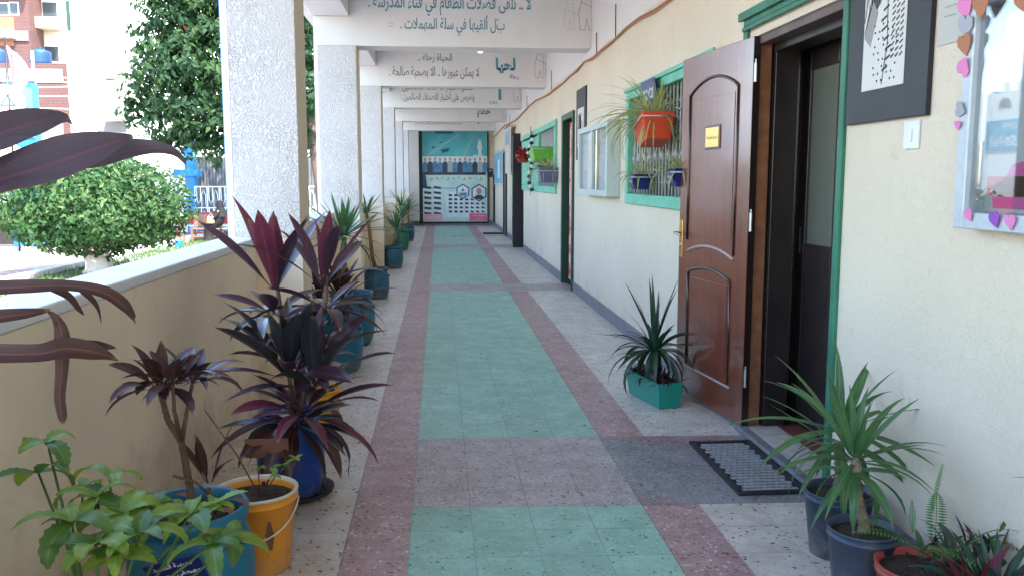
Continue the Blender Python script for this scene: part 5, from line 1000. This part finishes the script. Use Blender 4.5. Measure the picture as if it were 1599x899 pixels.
mm('leaf_topiary', (.042, .10, .03), rough=.6, spec=.2, col2=(.03, .08, .025), vscale=1.6, trans=.25); mm('leaf_topiary_light', (.085, .15, .04), rough=.6, trans=.3); mm('leaf_tree', (.024, .06, .022), spec=.2, rough=.6, col2=(.018, .05, .02), vscale=.8, trans=.25); mm('leaf_tree_light', (.05, .10, .03), spec=.2, rough=.6, trans=.35)
mm('tree_bark', (.16, .11, .08), rough=.9, bump=1, bscale=12, bdist=.04)
def brick_mat():
    m = M['brick_red']; N = m.node_tree.nodes; L = m.node_tree.links; b = N['Principled BSDF']; tc = N.new('ShaderNodeTexCoord'); mp = N.new('ShaderNodeMapping'); mp.inputs['Rotation'].default_value = (R(90), 0, 0)
    bk = N.new('ShaderNodeTexBrick'); bk.inputs['Scale'].default_value = 1; bk.inputs['Brick Width'].default_value = .26; bk.inputs['Row Height'].default_value = .09; bk.inputs['Mortar Size'].default_value = .010
    bk.inputs['Color1'].default_value = (.12, .045, .04, 1); bk.inputs['Color2'].default_value = (.09, .036, .032, 1); bk.inputs['Mortar'].default_value = (.16, .12, .11, 1)
    L.new(tc.outputs['Object'], mp.inputs[0]); L.new(mp.outputs[0], bk.inputs['Vector']); L.new(bk.outputs[0], b.inputs['Base Color'])
brick_mat()
def fbox(mb, px0, px1, py0, py1, Y, dy0=0.0, dy1=.3):
    a = at(px0, py1, Y); b = at(px1, py0, Y); mb.box(a.x, b.x, Y-dy0, Y+dy1, a.z, b.z); return mb
def leafq(mb, p, nrm, size, rr, droop=0.0):
    nrm = (nrm+Vector((rr.gauss(0, .55), rr.gauss(0, .55), rr.gauss(0, .55)))).normalized()
    d = nrm.orthogonal().normalized(); d = Matrix.Rotation(rr.uniform(0, 6.28), 3, nrm) @ d; d = (d+Vector((0, 0, -droop))).normalized(); s = d.cross(nrm).normalized()
    l = size*rr.uniform(.7, 1.25); w_ = l*.24; k = len(mb.v); p = Vector(p); h = nrm*l*.07
    mb.v += [tuple(p), tuple(p+d*l*.42+s*w_+h), tuple(p+d*l-h), tuple(p+d*l*.42-s*w_+h), tuple(p+d*l*.45)]
    mb.face(k, k+1, k+4); mb.face(k+1, k+2, k+4); mb.face(k+2, k+3, k+4); mb.face(k+3, k, k+4)
# clipped round tree
rr = random.Random(2)
tc_ = at(148, 318, 19.8); tt = thing('clipped_tree', (tc_.x, 19.8, GZ), 'low clipped round tree with a whitewashed trunk in front of the benches', 'tree')
MB().tube([(tc_.x+.0, 19.8, GZ-.02), (tc_.x+.02, 19.8, GZ+.12), (tc_.x-.03, 19.8, GZ+.45), (tc_.x-.06, 19.8, .15), (tc_.x, 19.8, .6)], [.36, .29, .24, .22, .12], 14).build('trunk', 'limewash', tt, True)
q = MB()
for i in range(9): a = i*.7; q.tube([(tc_.x, 19.8, .1), (tc_.x+.7*math.cos(a), 19.8+.7*math.sin(a), .5+.2*math.sin(i)), (tc_.x+1.5*math.cos(a+.2), 19.8+1.5*math.sin(a+.2), .9)], [.07, .045, .015], 6)
q.build('limb', 'tree_bark', tt, True)
q = MB(); n = 0
while n < 12500:
    u = Vector((rr.gauss(0, 1), rr.gauss(0, 1), rr.gauss(0, 1))).normalized(); lump = 1+.07*math.sin(u.x*7+u.z*5)+.06*math.sin(u.y*9+u.x*4+2)+.04*math.sin(u.x*17+u.z*13); rad = (rr.random()**.28)*lump*(1.08 if rr.random() < .04 else 1)
    rz = 1.22 if u.z > 0 else .92; p = Vector((tc_.x+u.x*2.02*rad*(1-.12*max(0, u.z)), 19.8+u.y*1.95*rad, .72+u.z*rz*rad))
    if rad < .55 and rr.random() < .6: continue
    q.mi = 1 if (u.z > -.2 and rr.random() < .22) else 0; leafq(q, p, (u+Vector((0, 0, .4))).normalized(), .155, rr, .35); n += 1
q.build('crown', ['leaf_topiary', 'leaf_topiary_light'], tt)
# large tree
bt = at(489, 200, 30); T = thing('tree', (bt.x, 30, GZ), 'large dark green tree with a few red blossoms behind the nearest columns', 'tree')
q = MB(); q.tube([(bt.x+.5, 30, GZ), (bt.x+.25, 30, 1.5), (bt.x, 30, 3.2), (bt.x-.5, 30, 4.6), (bt.x-1.6, 30, 6.2)], [.36, .29, .25, .2, .12], 10).build('trunk', 'tree_bark', T, True)
BL = [(228, 150, 30, .75), (245, 110, 29.6, 1.0), (262, 55, 30, 1.2), (268, 175, 29.4, 1.0), (290, 215, 29.8, .65), (300, 120, 29, 1.5), (315, 40, 30, 1.7), (330, 190, 29, 1.1), (345, 225, 29.5, .7), (360, 110, 29.4, 1.8), (400, 40, 30, 2.0), (410, 160, 30, 1.6), (450, 90, 30, 1.7), (483, 40, 29.6, 1.4), (484, 140, 29.5, 1.1), (478, 215, 29.8, .7), (285, -25, 30, 1.6), (350, -60, 30, 2.2), (440, -60, 30, 2.4), (212, 172, 29.6, .45), (255, 215, 29.9, .4)]
q = MB()
for (px, py, Y, r) in BL:
    c0 = at(px, py, Y); q.tube([(bt.x-.5, 30, 4.4), (Vector((bt.x-.5, 30, 4.4))+c0)/2+Vector((0, 0, .3)), c0], [.10, .06, .02], 6)
q.build('limb', 'tree_bark', T, True)
q = MB()
for (px, py, Y, r) in BL:
    c0 = at(px, py, Y); k = int(640*r**2)
    # twigs carry tufts of leaves, so the crown has gaps
    for j in range(k//9):
        u = Vector((rr.gauss(0, 1), rr.gauss(0, 1), rr.gauss(0, .9))).normalized(); tcn = c0+u*r*(rr.random()**.4)*1.08; li_ = rr.random() < .25
        for m_ in range(9):
            off = Vector((rr.gauss(0, .10), rr.gauss(0, .10), rr.gauss(0, .085))); q.mi = 1 if li_ else 0
            if rr.random() < .0003: q.mi = 2
            leafq(q, tcn+off, (u+Vector((0, 0, .6))).normalized(), .25, rr, .7)
q.build('crown', ['leaf_tree', 'leaf_tree_light', 'flower_red'], T)
# blue pillar with crossbar and white wall panel
YB = 35.0
t = thing('gate_pillar', at(294, 360, YB), 'tall bright blue pillar with a crossbar to the right of the clipped tree', 'pillar')
a = at(286, 218, YB); b = at(301, 218, YB); MB().box(a.x, b.x, YB, YB+.4, GZ, a.z).build('post', 'blue_paint', t, bevel=.01); a = at(272, 276, YB); b = at(309, 265, YB); MB().box(a.x, b.x, YB-.06, YB+.46, a.z, b.z).build('crossbar', 'blue_paint', t, bevel=.01)
t = thing('yard_wall', at(240, 300, YB), 'tall white wall panel left of the bright blue pillar', 'wall'); a = at(205, 218, YB); b = at(285.6, 218, YB); MB().box(a.x, b.x-.01, YB+.1, YB+.3, GZ, a.z).build('panel', 'white_paint', t); MB().box(a.x, b.x-.01, YB+.06, YB+.34, a.z+.001, a.z+.09).build('coping', 'cream_wall', t)
t = thing('corrugated_fence', at(360, 300, YB+1), 'tall grey corrugated metal sheet fence behind the white railing', 'fence'); a = at(303, 245, YB+1); b = at(520, 240, YB+1); q = MB(); n = 90
for i in range(n):
    x0 = a.x+(b.x-a.x)*i/n; x1 = a.x+(b.x-a.x)*(i+1)/n; z_ = a.z+.02*math.sin(i*.3); y0_ = YB+1+.05*(i % 2); y1_ = YB+1+.05*((i+1) % 2); q.quad((x0, y0_, GZ), (x1, y1_, GZ), (x1, y1_, z_), (x0, y0_, z_))
o_ = q.build('sheet', 'zinc', t); so_ = o_.modifiers.new('thick', 'SOLIDIFY'); so_.thickness = .02
t = thing('railing', at(360, 340, YB-.5), 'white scrollwork iron railing between the blue pillar and the column', 'railing'); q = MB(); a = at(304, 292, YB-.5); b = at(505, 292, YB-.5); zt = a.z; zm = at(304, 325, YB-.5).z; x = a.x
q.tube([(a.x, YB-.5, zt), (b.x, YB-.5, zt)], .025, 6).tube([(a.x, YB-.5, zm), (b.x, YB-.5, zm)], .022, 6).tube([(a.x, YB-.5, GZ+.15), (b.x, YB-.5, GZ+.15)], .022, 6)
sp_ = .46
while x < b.x:
    q.tube([(x, YB-.5, GZ), (x, YB-.5, zt)], .022, 6)
    for (z0, z1) in ((zm, zt), (GZ+.2, zm)):
        hgt = z1-z0; q.tube([(x+sp_*.12, YB-.5, z1), (x+sp_*.14, YB-.5, z0+hgt*.4), (x+sp_*.3, YB-.5, z0+hgt*.14), (x+sp_*.46, YB-.5, z0+hgt*.4), (x+sp_*.48, YB-.5, z1)], .018, 5); q.tube([(x+sp_*.52, YB-.5, z0), (x+sp_*.54, YB-.5, z0+hgt*.6), (x+sp_*.7, YB-.5, z0+hgt*.86), (x+sp_*.86, YB-.5, z0+hgt*.6), (x+sp_*.88, YB-.5, z0)], .018, 5)
    x += sp_
q.build('ironwork', 'white_paint', t, True)
# benches
def bench(xc, y, w_, label, red=False, back=True):
    t = thing('bench', (xc, y, GZ), label, 'bench'); m_ = 'red_paint' if red else 'wood_bench'; h = .46; z0 = GZ
    MB().box(xc-w_/2, xc+w_/2, y-.20, y+.20, z0+h-.04, z0+h).build('seat', 'white_paint' if red else m_, t, bevel=.006)
    if back: MB().box(xc-w_/2, xc+w_/2, y+.24, y+.28, z0+.50, z0+.90).build('backrest', m_, t, bevel=.006)
    for sx in (-1, 1):
        for yy in (-.17, .24 if back else .17): MB().box(xc+sx*(w_/2-.05)-.03, xc+sx*(w_/2-.05)+.03, y+yy-.03, y+yy+.03, z0, z0+(h-.041 if yy < 0 or not back else .49)).build('leg', m_, t, bevel=.004)
    MB().box(xc-w_/2+.085, xc+w_/2-.085, y-.19, y-.15, z0+.16, z0+.21).build('stretcher', m_, t, bevel=.004)
    return t
def table(xc, y, w_, label):
    t = thing('school_desk', (xc, y, GZ), label, 'desk'); h = .74; z0 = GZ
    MB().box(xc-w_/2, xc+w_/2, y-.25, y+.22, z0+h-.05, z0+h).build('desk_top', 'wood_bench', t, bevel=.006)
    for sx in (-1, 1):
        for yy in (-.2, .18): MB().box(xc+sx*(w_/2-.06)-.03, xc+sx*(w_/2-.06)+.03, y+yy-.03, y+yy+.03, z0, z0+h-.051).build('leg', 'wood_bench', t, bevel=.004)
    MB().box(xc-w_/2+.095, xc+w_/2-.095, y-.21, y-.17, z0+.18, z0+.26).build('stretcher', 'wood_bench', t, bevel=.004); MB().box(xc-w_/2+.095, xc+w_/2-.095, y-.15, y+.14, z0+.42, z0+.44).build('shelf', 'wood_bench', t, bevel=.004)
    return t
p = at(261, 378, 28.8); table(p.x, 28.8, 1.10, 'light wooden school desk with a plastic bag on it, right of the clipped tree')
p = at(323, 378, 29.6); bench(p.x, 29.6, .95, 'small wooden bench in front of the red one, beside the seated person'); p = at(322, 372, 31.5); bench(p.x, 31.5, 2.3, 'long bench with a red backrest and white seat', True)
p = at(236, 375, 29.8); bench(p.x, 30.3, .9, 'red bench half hidden behind the wooden school desk', True)
p = at(281, 343, 28.8); t = MB(); rs = [(.02, 0), (.20, .02), (.24, .10), (.17, .19), (.07, .24), (.09, .30), (.02, .31)]; t.lathe(rs, (p.x, 28.8, GZ+.74), 12)
for i, v in enumerate(t.v): t.v[i] = (v[0]+.03*math.sin(i*2.1), v[1]+.03*math.sin(i*1.3), v[2])
tag(t.build('plastic_bag', 'plastic_bag', None, True), 'crumpled pale blue plastic bag on the wooden desk', 'bag')
p = at(262, 352, 28.8); k_ = thing('school_bag', (p.x, 28.7, GZ+.441), 'dark school bag pushed under the wooden desk top', 'bag'); MB().box(p.x-.17, p.x+.17, 28.62, 28.80, GZ+.441, GZ+.64).build('bag_body', 'robe_black', k_, bevel=.04); MB().tube([(p.x-.05, 28.61, GZ+.62), (p.x, 28.56, GZ+.66), (p.x+.05, 28.61, GZ+.62)], .01, 6).build('handle', 'robe_black', k_)
# seated person in a black robe, facing left, hand to face
pp = at(346, 372, 29.6); X0 = pp.x; YP = 29.55; pe = thing('person', (X0, YP, GZ), 'person in a black robe and headscarf seated beside the small bench', 'person')
# body: skin-modified skeleton, one continuous mesh
J_ = {'pel': (0, 0, .52), 'belly': (.0, 0, .72), 'chest': (-.01, 0, .92), 'neck': (-.02, 0, 1.08), 'head': (-.04, 0, 1.22), 'kl': (-.44, -.10, .50), 'kr': (-.44, .10, .50), 'fl': (-.42, -.10, .08), 'fr': (-.42, .10, .08), 'tl': (-.56, -.10, .05), 'tr': (-.56, .10, .05), 'sl': (-.01, -.17, 1.0), 'sr': (-.01, .17, 1.0), 'el': (-.16, -.22, .76), 'er': (-.10, .22, .74), 'hl': (-.17, -.09, 1.10), 'hr': (-.32, .10, .68)}
ks = list(J_); E_ = [('pel', 'belly'), ('belly', 'chest'), ('chest', 'neck'), ('neck', 'head'), ('pel', 'kl'), ('pel', 'kr'), ('kl', 'fl'), ('kr', 'fr'), ('fl', 'tl'), ('fr', 'tr'), ('chest', 'sl'), ('chest', 'sr'), ('sl', 'el'), ('sr', 'er'), ('el', 'hl'), ('er', 'hr')]
me = bpy.data.meshes.new('body'); me.from_pydata([(X0+J_[k][0], YP+J_[k][1], GZ+J_[k][2]) for k in ks], [(ks.index(a), ks.index(b)) for a, b in E_], []); body = bpy.data.objects.new('body', me); C.objects.link(body); me.materials.append(M['skin']); adopt(body, pe)
skm = body.modifiers.new('skin', 'SKIN'); RR = {'pel': .15, 'belly': .12, 'chest': .13, 'neck': .05, 'head': .10, 'kl': .075, 'kr': .075, 'fl': .045, 'fr': .045, 'tl': .03, 'tr': .03, 'sl': .065, 'sr': .065, 'el': .045, 'er': .045, 'hl': .03, 'hr': .03}
for i, k in enumerate(ks): v = me.skin_vertices[0].data[i]; v.radius = (RR[k], RR[k]); v.use_root = (k == 'pel')
body.modifiers.new('sub', 'SUBSURF').levels = 1
def loft(name, rings, m_, par):
    q = MB(); n = 16
    for (cx_, cy_, cz_, rx, ry) in rings:
        for j in range(n): a_ = 6.283*j/n; q.v.append((X0+cx_+rx*math.cos(a_), YP+cy_+ry*math.sin(a_), GZ+cz_))
    for i in range(len(rings)-1):
        for j in range(n): a_ = i*n+j; b_ = i*n+(j+1) % n; q.face(a_, b_, b_+n, a_+n)
    q.face(*range(n)); q.face(*range((len(rings)-1)*n, len(rings)*n)); return q.build(name, m_, par, True)
loft('robe_skirt', [(-.36, 0, .06, .22, .26), (-.36, 0, .30, .20, .24), (-.30, 0, .50, .27, .22), (-.20, 0, .60, .30, .22), (-.06, 0, .68, .19, .20), (0, 0, .80, .155, .19), (0, 0, 1.0, .15, .20), (0, 0, 1.08, .09, .12)], 'robe_black', pe)
for s_, k in ((-1, 'l'), (1, 'r')):
    a, b, c3 = J_['s'+k], J_['e'+k], J_['h'+k]; c4 = tuple(b[i]+(c3[i]-b[i])*.8 for i in range(3)); MB().tube([(X0+v[0], YP+v[1], GZ+v[2]) for v in (a, b, c4)], [.085, .07, .05], 10).build('sleeve', 'robe_black', pe, True)
loft('headscarf', [(.06, 0, .84, .17, .21), (.05, 0, 1.0, .17, .20), (.02, 0, 1.10, .13, .14), (.0, 0, 1.18, .125, .13), (-.005, 0, 1.28, .125, .125), (.0, 0, 1.35, .09, .09), (.0, 0, 1.375, .03, .03)], 'robe_black', pe)
for q_ in (-.035, .035): MB().lathe([(.001, -.01), (.012, 0), (.001, .01)], (X0-.145, YP+q_, GZ+1.245), 8).build('eye', 'robe_black', pe, True)
hb = thing('handbag', (X0-.28, YP-.10, GZ+.63), 'tan handbag on the lap of the person in black', 'bag'); MB().box(X0-.36, X0-.14, YP-.27, YP-.19, GZ+.62, GZ+.86).build('bag_body', 'bag_tan', hb, bevel=.03); MB().tube([(X0-.32, YP-.23, GZ+.85), (X0-.25, YP-.23, GZ+.98), (X0-.18, YP-.23, GZ+.85)], .012, 6).build('strap', 'bag_tan', hb)
st_ = thing('stool', (X0, YP, GZ), 'low dark stool under the seated person', 'stool'); MB().box(X0-.18, X0+.2, YP-.2, YP+.2, GZ+.36, GZ+.40).build('seat', 'dark_wood', st_, bevel=.005)
for sx in (-.13, .15):
    for sy in (-.15, .15): MB().box(X0+sx-.02, X0+sx+.02, YP+sy-.02, YP+sy+.02, GZ, GZ+.359).build('leg', 'dark_wood', st_)
# drain pipe beside the first column
tag(MB().tube([(-1.40, 6.02, -.6), (-1.40, 6.02, 3.4)], .035, 10).build('drain_pipe', 'blue_paint', smooth=True), 'thin bright blue vertical pipe along the left side of the nearest column', 'pipe')
# school gate on the left: blue pillars, beam, round emblem
YG = 28.0; t = thing('entrance_gate', at(20, 385, YG), 'blue and white entrance gate with a round emblem, partly behind the burgundy leaves', 'gate')
a = at(22, 385, YG); b = at(48, 130, YG); MB().box(a.x, b.x, YG, YG+.5, GZ, b.z).build('pillar', 'blue_paint', t, bevel=.01); c2 = at(-120, 385, YG); MB().box(c2.x, c2.x+.55, YG, YG+.5, GZ, b.z).build('pillar', 'blue_paint', t, bevel=.01)
e = at(0, 215, YG); f = at(0, 132, YG); MB().box(c2.x+.551, a.x-.001, YG+.05, YG+.4, e.z, f.z).build('beam', 'white_paint', t)
MB().box(a.x+.28, b.x+.02, YG-.05, YG-.001, e.z, f.z-.1).build('cyan_panel', 'cyan_paint', t); e2 = at(12, 160, YG-.08)
MB().prism([(x, y) for x, y in circle(0, 0, .52, 26)[:-1]], (e2.x, YG-.06, e2.z), U_, V_, .03).build('emblem_disc', 'white_paint', t); q = MB(); stroke2(q, circle(0, 0, .44, 26), .03, (e2.x, YG-.092, e2.z), U_, V_); stroke2(q, [(-.2, -.1), (0, .2), (.2, -.1), (-.2, -.1)], .05, (e2.x, YG-.092, e2.z), U_, V_); q.build('emblem_lines', 'blue_paint', t)
e3 = at(14, 252, YG-.08); MB().prism(circle(0, 0, .55, 22)[:-1], (e3.x, YG-.08, e3.z), U_, V_, .03).build('lower_disc', 'white_paint', t); MB().prism(circle(0, -.1, .36, 22)[:-1], (e3.x+.2, YG-.115, e3.z), U_, V_, .02).build('lower_emblem', 'cyan_paint', t)
MB().box(c2.x+.551, a.x-.001, YG+.15, YG+.2, GZ+.05, at(0, 345, YG).z).build('gate_leaf', 'dark_wood', t)
fl_ = thing('flag', at(10, 180, 26), 'red white flag hanging limp from a pole at the upper left', 'flag'); p = at(8, 70, 26); MB().tube([(p.x, 26, GZ), (p.x, 26, p.z+.2)], .03, 8).build('pole', 'dark_wood', fl_, True)
q = MB(); n = 10; m2_ = 14
for i in range(m2_+1):
    for j in range(n+1):
        u = j/n; v = i/m2_; wdt = .12+.42*math.sin(math.pi*min(1, v*.9+.1))**.8; q.v.append((p.x+.03+u*wdt+.10*v, 26+.06*math.sin(u*9+v*3), p.z-.02-1.35*v-.25*u*(1-v)))
for i in range(m2_):
    for j in range(n): q.mi = 1 if (j < 3 and i > 1) else 0; a_ = i*(n+1)+j; q.face(a_, a_+1, a_+n+2, a_+n+1)
mm('flag_red', (.60, .16, .15), rough=.7); q.build('cloth', ['white_paint', 'flag_red'], fl_, True)
pl = thing('sign_pole', at(50, 200, 32), 'white pole carrying a small blue framed board left of the white building', 'pole'); p = at(50, 80, 32); MB().tube([(p.x, 32, GZ), (p.x, 32, p.z)], .05, 8).build('pole', 'white_paint', pl, True); q = MB(); fbox(q, 38, 55, 127, 155, 32, .06, 0.0); q.build('board', 'concrete', pl, bevel=.01); q = MB(); a = at(38, 155, 31.9); b = at(55, 127, 31.9)
q.tube([(a.x, 31.9, a.z), (b.x, 31.9, a.z), (b.x, 31.9, b.z), (a.x, 31.9, b.z), (a.x, 31.9, a.z)], .04, 6); q.build('board_frame', 'cyan_paint', pl)
# gate wall with battlements and banner, left of the frame, mirrored in the display case glass
gw = thing('battlement_wall', (-12, 18, GZ), 'white school front wall with battlements and a teal banner, mirrored in the display case glass', 'wall')
GX = -12
MB().box(GX-.6, GX, 9, 23.3, GZ, 3.75).build('wall_body', 'white_paint', gw); q = MB()
for i in range(23): y = 9.2+i*.6; q.box(GX-.5, GX-.05, y, y+.36, 3.751, 4.1)
q.build('battlement', 'white_paint', gw, bevel=.08); q = MB()
for i in range(16): y = 9.6+i*.86; q.prism([(v[0], v[1]) for v in circle(0, 0, .26, 10, a1=180)], (GX+.002, y, 3.35), (0, 1, 0), (0, 0, 1), .02)
q.build('arch_print', 'concrete', gw); MB().box(GX+.001, GX+.03, 9.5, 23.2, 2.2, 3.02).build('banner', 'poster_blue', gw)
lettering('banner_lettering', 'بيدوى الرسمية للغات', 'white_paint', gw, (GX+.035, 20.7, 2.5), (0, 1, 0), (0, 0, 1), width=4.6, height=.42, fatten=.03)
lettering('banner_lettering', 'مديرية التربية والتعليم', 'white_paint', gw, (GX+.035, 21.2, 2.87), (0, 1, 0), (0, 0, 1), width=2.6, fatten=.02); MB().box(GX+.001, GX+.03, 9.5, 23.2, .5, .95).build('red_band', 'red_paint', gw)
# wires
t = thing('overhead_wires', at(60, 150, 40), 'thin pale overhead wires crossing in front of the brick block at the upper left', 'wires'); q = MB()
for (x0, y0, x1, y1) in ((0, 108, 98, 122), (0, 122, 98, 128), (0, 135, 98, 134), (0, 160, 98, 170), (0, 145, 98, 150)):
    a = at(x0-60, y0-2, 40); b = at(x1+30, y1+1, 44); q.tube([a, (a+b)/2-Vector((0, 0, .1)), b], .022, 4)
q.build('wires', 'white_paint', t); q = MB(); a = at(150, 128, 34); b = at(360, 100, 34); q.tube([a, (a+b)/2-Vector((0, 0, .15)), b], .014, 4); tag(q.build('cable_span', 'cream_wall'), 'single pale cable in front of the big tree crown', 'cable')
# ------------------------------------------------------------------ buildings
def windows(par, Y, lst, frame='white_paint', pane='window_far'):
    for (x0, x1, y0, y1) in lst:
        q = MB(); fbox(q, x0, x1, y0, y1, Y, .03, -.001); wf = q.build('window', frame, par); q = MB(); dxp = min(1.6, (x1-x0)*.12); dyp = min(1.6, (y1-y0)*.12); fbox(q, x0+dxp, x1-dxp, y0+dyp, y1-dyp, Y, .05, -.031); q.build('pane', pane, wf)
wb = thing('white_building', at(170, 200, 46), 'sunlit white building with a band of three windows behind the trees', 'building')
a = at(98, 0, 46); b = at(420, 0, 46); zt = at(100, 22, 46).z; q = MB().box(a.x, b.x, 46, 58, GZ, zt+1.1); q.build('wall_body', 'white_paint', wb); MB().box(a.x-.15, b.x+.1, 45.85, 58.2, zt+1.101, zt+1.3).build('roof_slab', 'white_paint', wb)
windows(wb, 46, [(112, 148, 17, 44), (151, 184, 19, 45), (187, 222, 22, 46)], 'cream_wall', 'pale_window')
q = MB(); a = at(108, 48, 45.9); q.tube([(a.x, 45.9, a.z), (a.x, 45.9, zt+.6)], .09, 8); q.build('drain_pipe', 'dark_green', wb)
q = MB(); fbox(q, 153, 197, 190, 207, 46, .02, -.001); q.build('lower_wall', 'concrete', wb)
ac = thing('air_conditioner', at(180, 160, 45.5), 'cream air conditioner box on the white building facade', 'air conditioner'); q = MB(); fbox(q, 168, 194, 156, 186, 45.4, .4, .45); q.build('casing', 'cream_wall', ac, bevel=.03); q = MB(); fbox(q, 160, 200, 120, 124, 45.4, .3, .5); q.build('ledge', 'concrete', ac); q = MB(); fbox(q, 168, 194, 126, 153, 45.5, .0, .4); q.build('housing', 'cream_wall', ac, bevel=.02)
q = MB(); c0 = at(181, 171, 45.0); q.prism(circle(0, 0, .3, 14)[:-1], (c0.x, 44.995, c0.z), U_, V_, .01); q.build('fan_grille', 'concrete', ac)
bt_ = thing('brick_tower', at(20, 90, 62), 'red brick apartment tower at the top left corner', 'building'); a = at(-160, 0, 62); b = at(44, 0, 62); zt = at(0, -140, 62).z; MB().box(a.x, b.x, 62, 74, GZ, zt).build('wall_body', 'brick_red', bt_)
q = MB(); fbox(q, -20, 22, 27, 48, 62, .06, -.001); fbox(q, -10, 22, 62, 72, 62, .06, -.001); q.build('orange_plaster', 'orange_plaster', bt_); q = MB(); fbox(q, -160, 44.5, 49, 62, 62, .12, -.001); q.build('floor_band', 'concrete', bt_); q = MB(); fbox(q, -20, 26, 50, 61, 62, .9, -.13); q.build('balcony', 'white_paint', bt_)
windows(bt_, 62, [(-6, 14, 5, 25), (15, 29, 4, 24)], 'white_paint', 'window_far'); q = MB(); fbox(q, -30, 44, -30, -18, 62, .9, -.01); q.build('balcony', 'white_paint', bt_)
cb = thing('cream_building', at(70, 90, 64), 'cream apartment building with balconies between the brick tower and the white building', 'building'); a = at(44.6, 0, 64); b = at(200, 0, 64); MB().box(a.x, b.x, 64, 76, GZ, zt+1).build('wall_body', 'cream_wall', cb)
windows(cb, 64, [(52, 60, 4, 28), (66, 90, 3, 29), (70, 93, 72, 98)], 'cream_wall', 'window_far')
for (y0, y1) in ((32, 48), (-40, -26)): q = MB(); fbox(q, 50, 97, y0, y1, 64, 1.2, -.01); q.build('balcony', 'cream_wall', cb, bevel=.03)
q = MB(); fbox(q, 50, 97, 27, 29, 62.9, .05, .0); 
for i in range(12): fbox(q, 52+i*3.9, 52.6+i*3.9, 28, 32, 62.9, .03, 0)
q.build('balcony_rail', 'concrete', cb)
lbk = thing('brick_block', at(50, 180, 52), 'low red brick block with a concrete band carrying the blue water tanks', 'building'); a = at(-160, 0, 52); b = at(98.3, 0, 52); z1 = at(50, 99, 52).z; MB().box(a.x, b.x, 52, 61, GZ, z1).build('wall_body', 'brick_red', lbk)
q = MB(); fbox(q, -160, 98.4, 108, 127, 52, .05, -.001); q.build('concrete_band', 'concrete', lbk); q = MB(); fbox(q, -160, 98.4, 175, 182, 52, .05, -.001); fbox(q, -160, 98.4, 183, 216, 52, .02, -.001); q.build('lower_render', 'concrete', lbk); q = MB(); fbox(q, -160, 98.4, 216, 219, 52, .5, -.001); q.build('white_ledge', 'white_paint', lbk)
wt = thing('water_tank', at(64, 99, 54), 'blue water tank on the brick block beside the white building', 'water tank', 'blue rooftop water tanks'); p = at(64, 99, 53.5); MB().lathe([(.56, 0), (.58, .25), (.56, .5), (.58, .75), (.55, .84), (.2, .97), (.18, 1.02), (.01, 1.03)], (p.x, 53.5, z1), 20).build('tank_body', 'tank_blue', wt, True); MB().lathe([(.20, 1.031), (.20, 1.07), (.01, 1.09)], (p.x, 53.5, z1), 12).build('lid', 'tank_blue', wt, True)
p2 = at(-2, 99, 53.5); dup(wt, (p2.x-p.x, 0, 0), 'blue water tank at the very left edge, above the flag')
sw = thing('rubble_wall', at(40, 235, 42), 'speckled stone boundary wall behind the entrance gate', 'wall'); a = at(-160, 0, 42); b = at(230, 0, 42); mm('rubble', (.34, .36, .30), rough=.9, col2=(.16, .18, .14), vscale=5); MB().box(a.x, b.x, 42, 42.5, GZ, at(50, 221, 42).z).build('wall_body', 'rubble', sw)
gt_ = thing('low_white_wall', at(200, 340, 36), 'low white wall behind the clipped tree, left of the blue pillar', 'wall'); a = at(50, 0, 36); b = at(204, 0, 36); MB().box(a.x, b.x, 36, 36.3, GZ, at(50, 290, 36).z).build('wall_body', 'white_paint', gt_); MB().box(a.x, b.x, 35.95, 36.35, at(50, 290, 36).z+.001, at(50, 290, 36).z+.1).build('coping', 'blue_paint', gt_)
MB().box(b.x-1.0, b.x-.75, 35.9, 35.999, GZ, GZ+.35).build('blue_patch', 'blue_paint', gt_)
q = tag(MB().box(-8.1, -7.9, 27.2, 27.4, GZ, GZ+.2).build('bollard', 'blue_paint', bevel=.01), 'short blue kerb block under the clipped tree crown', 'bollard')
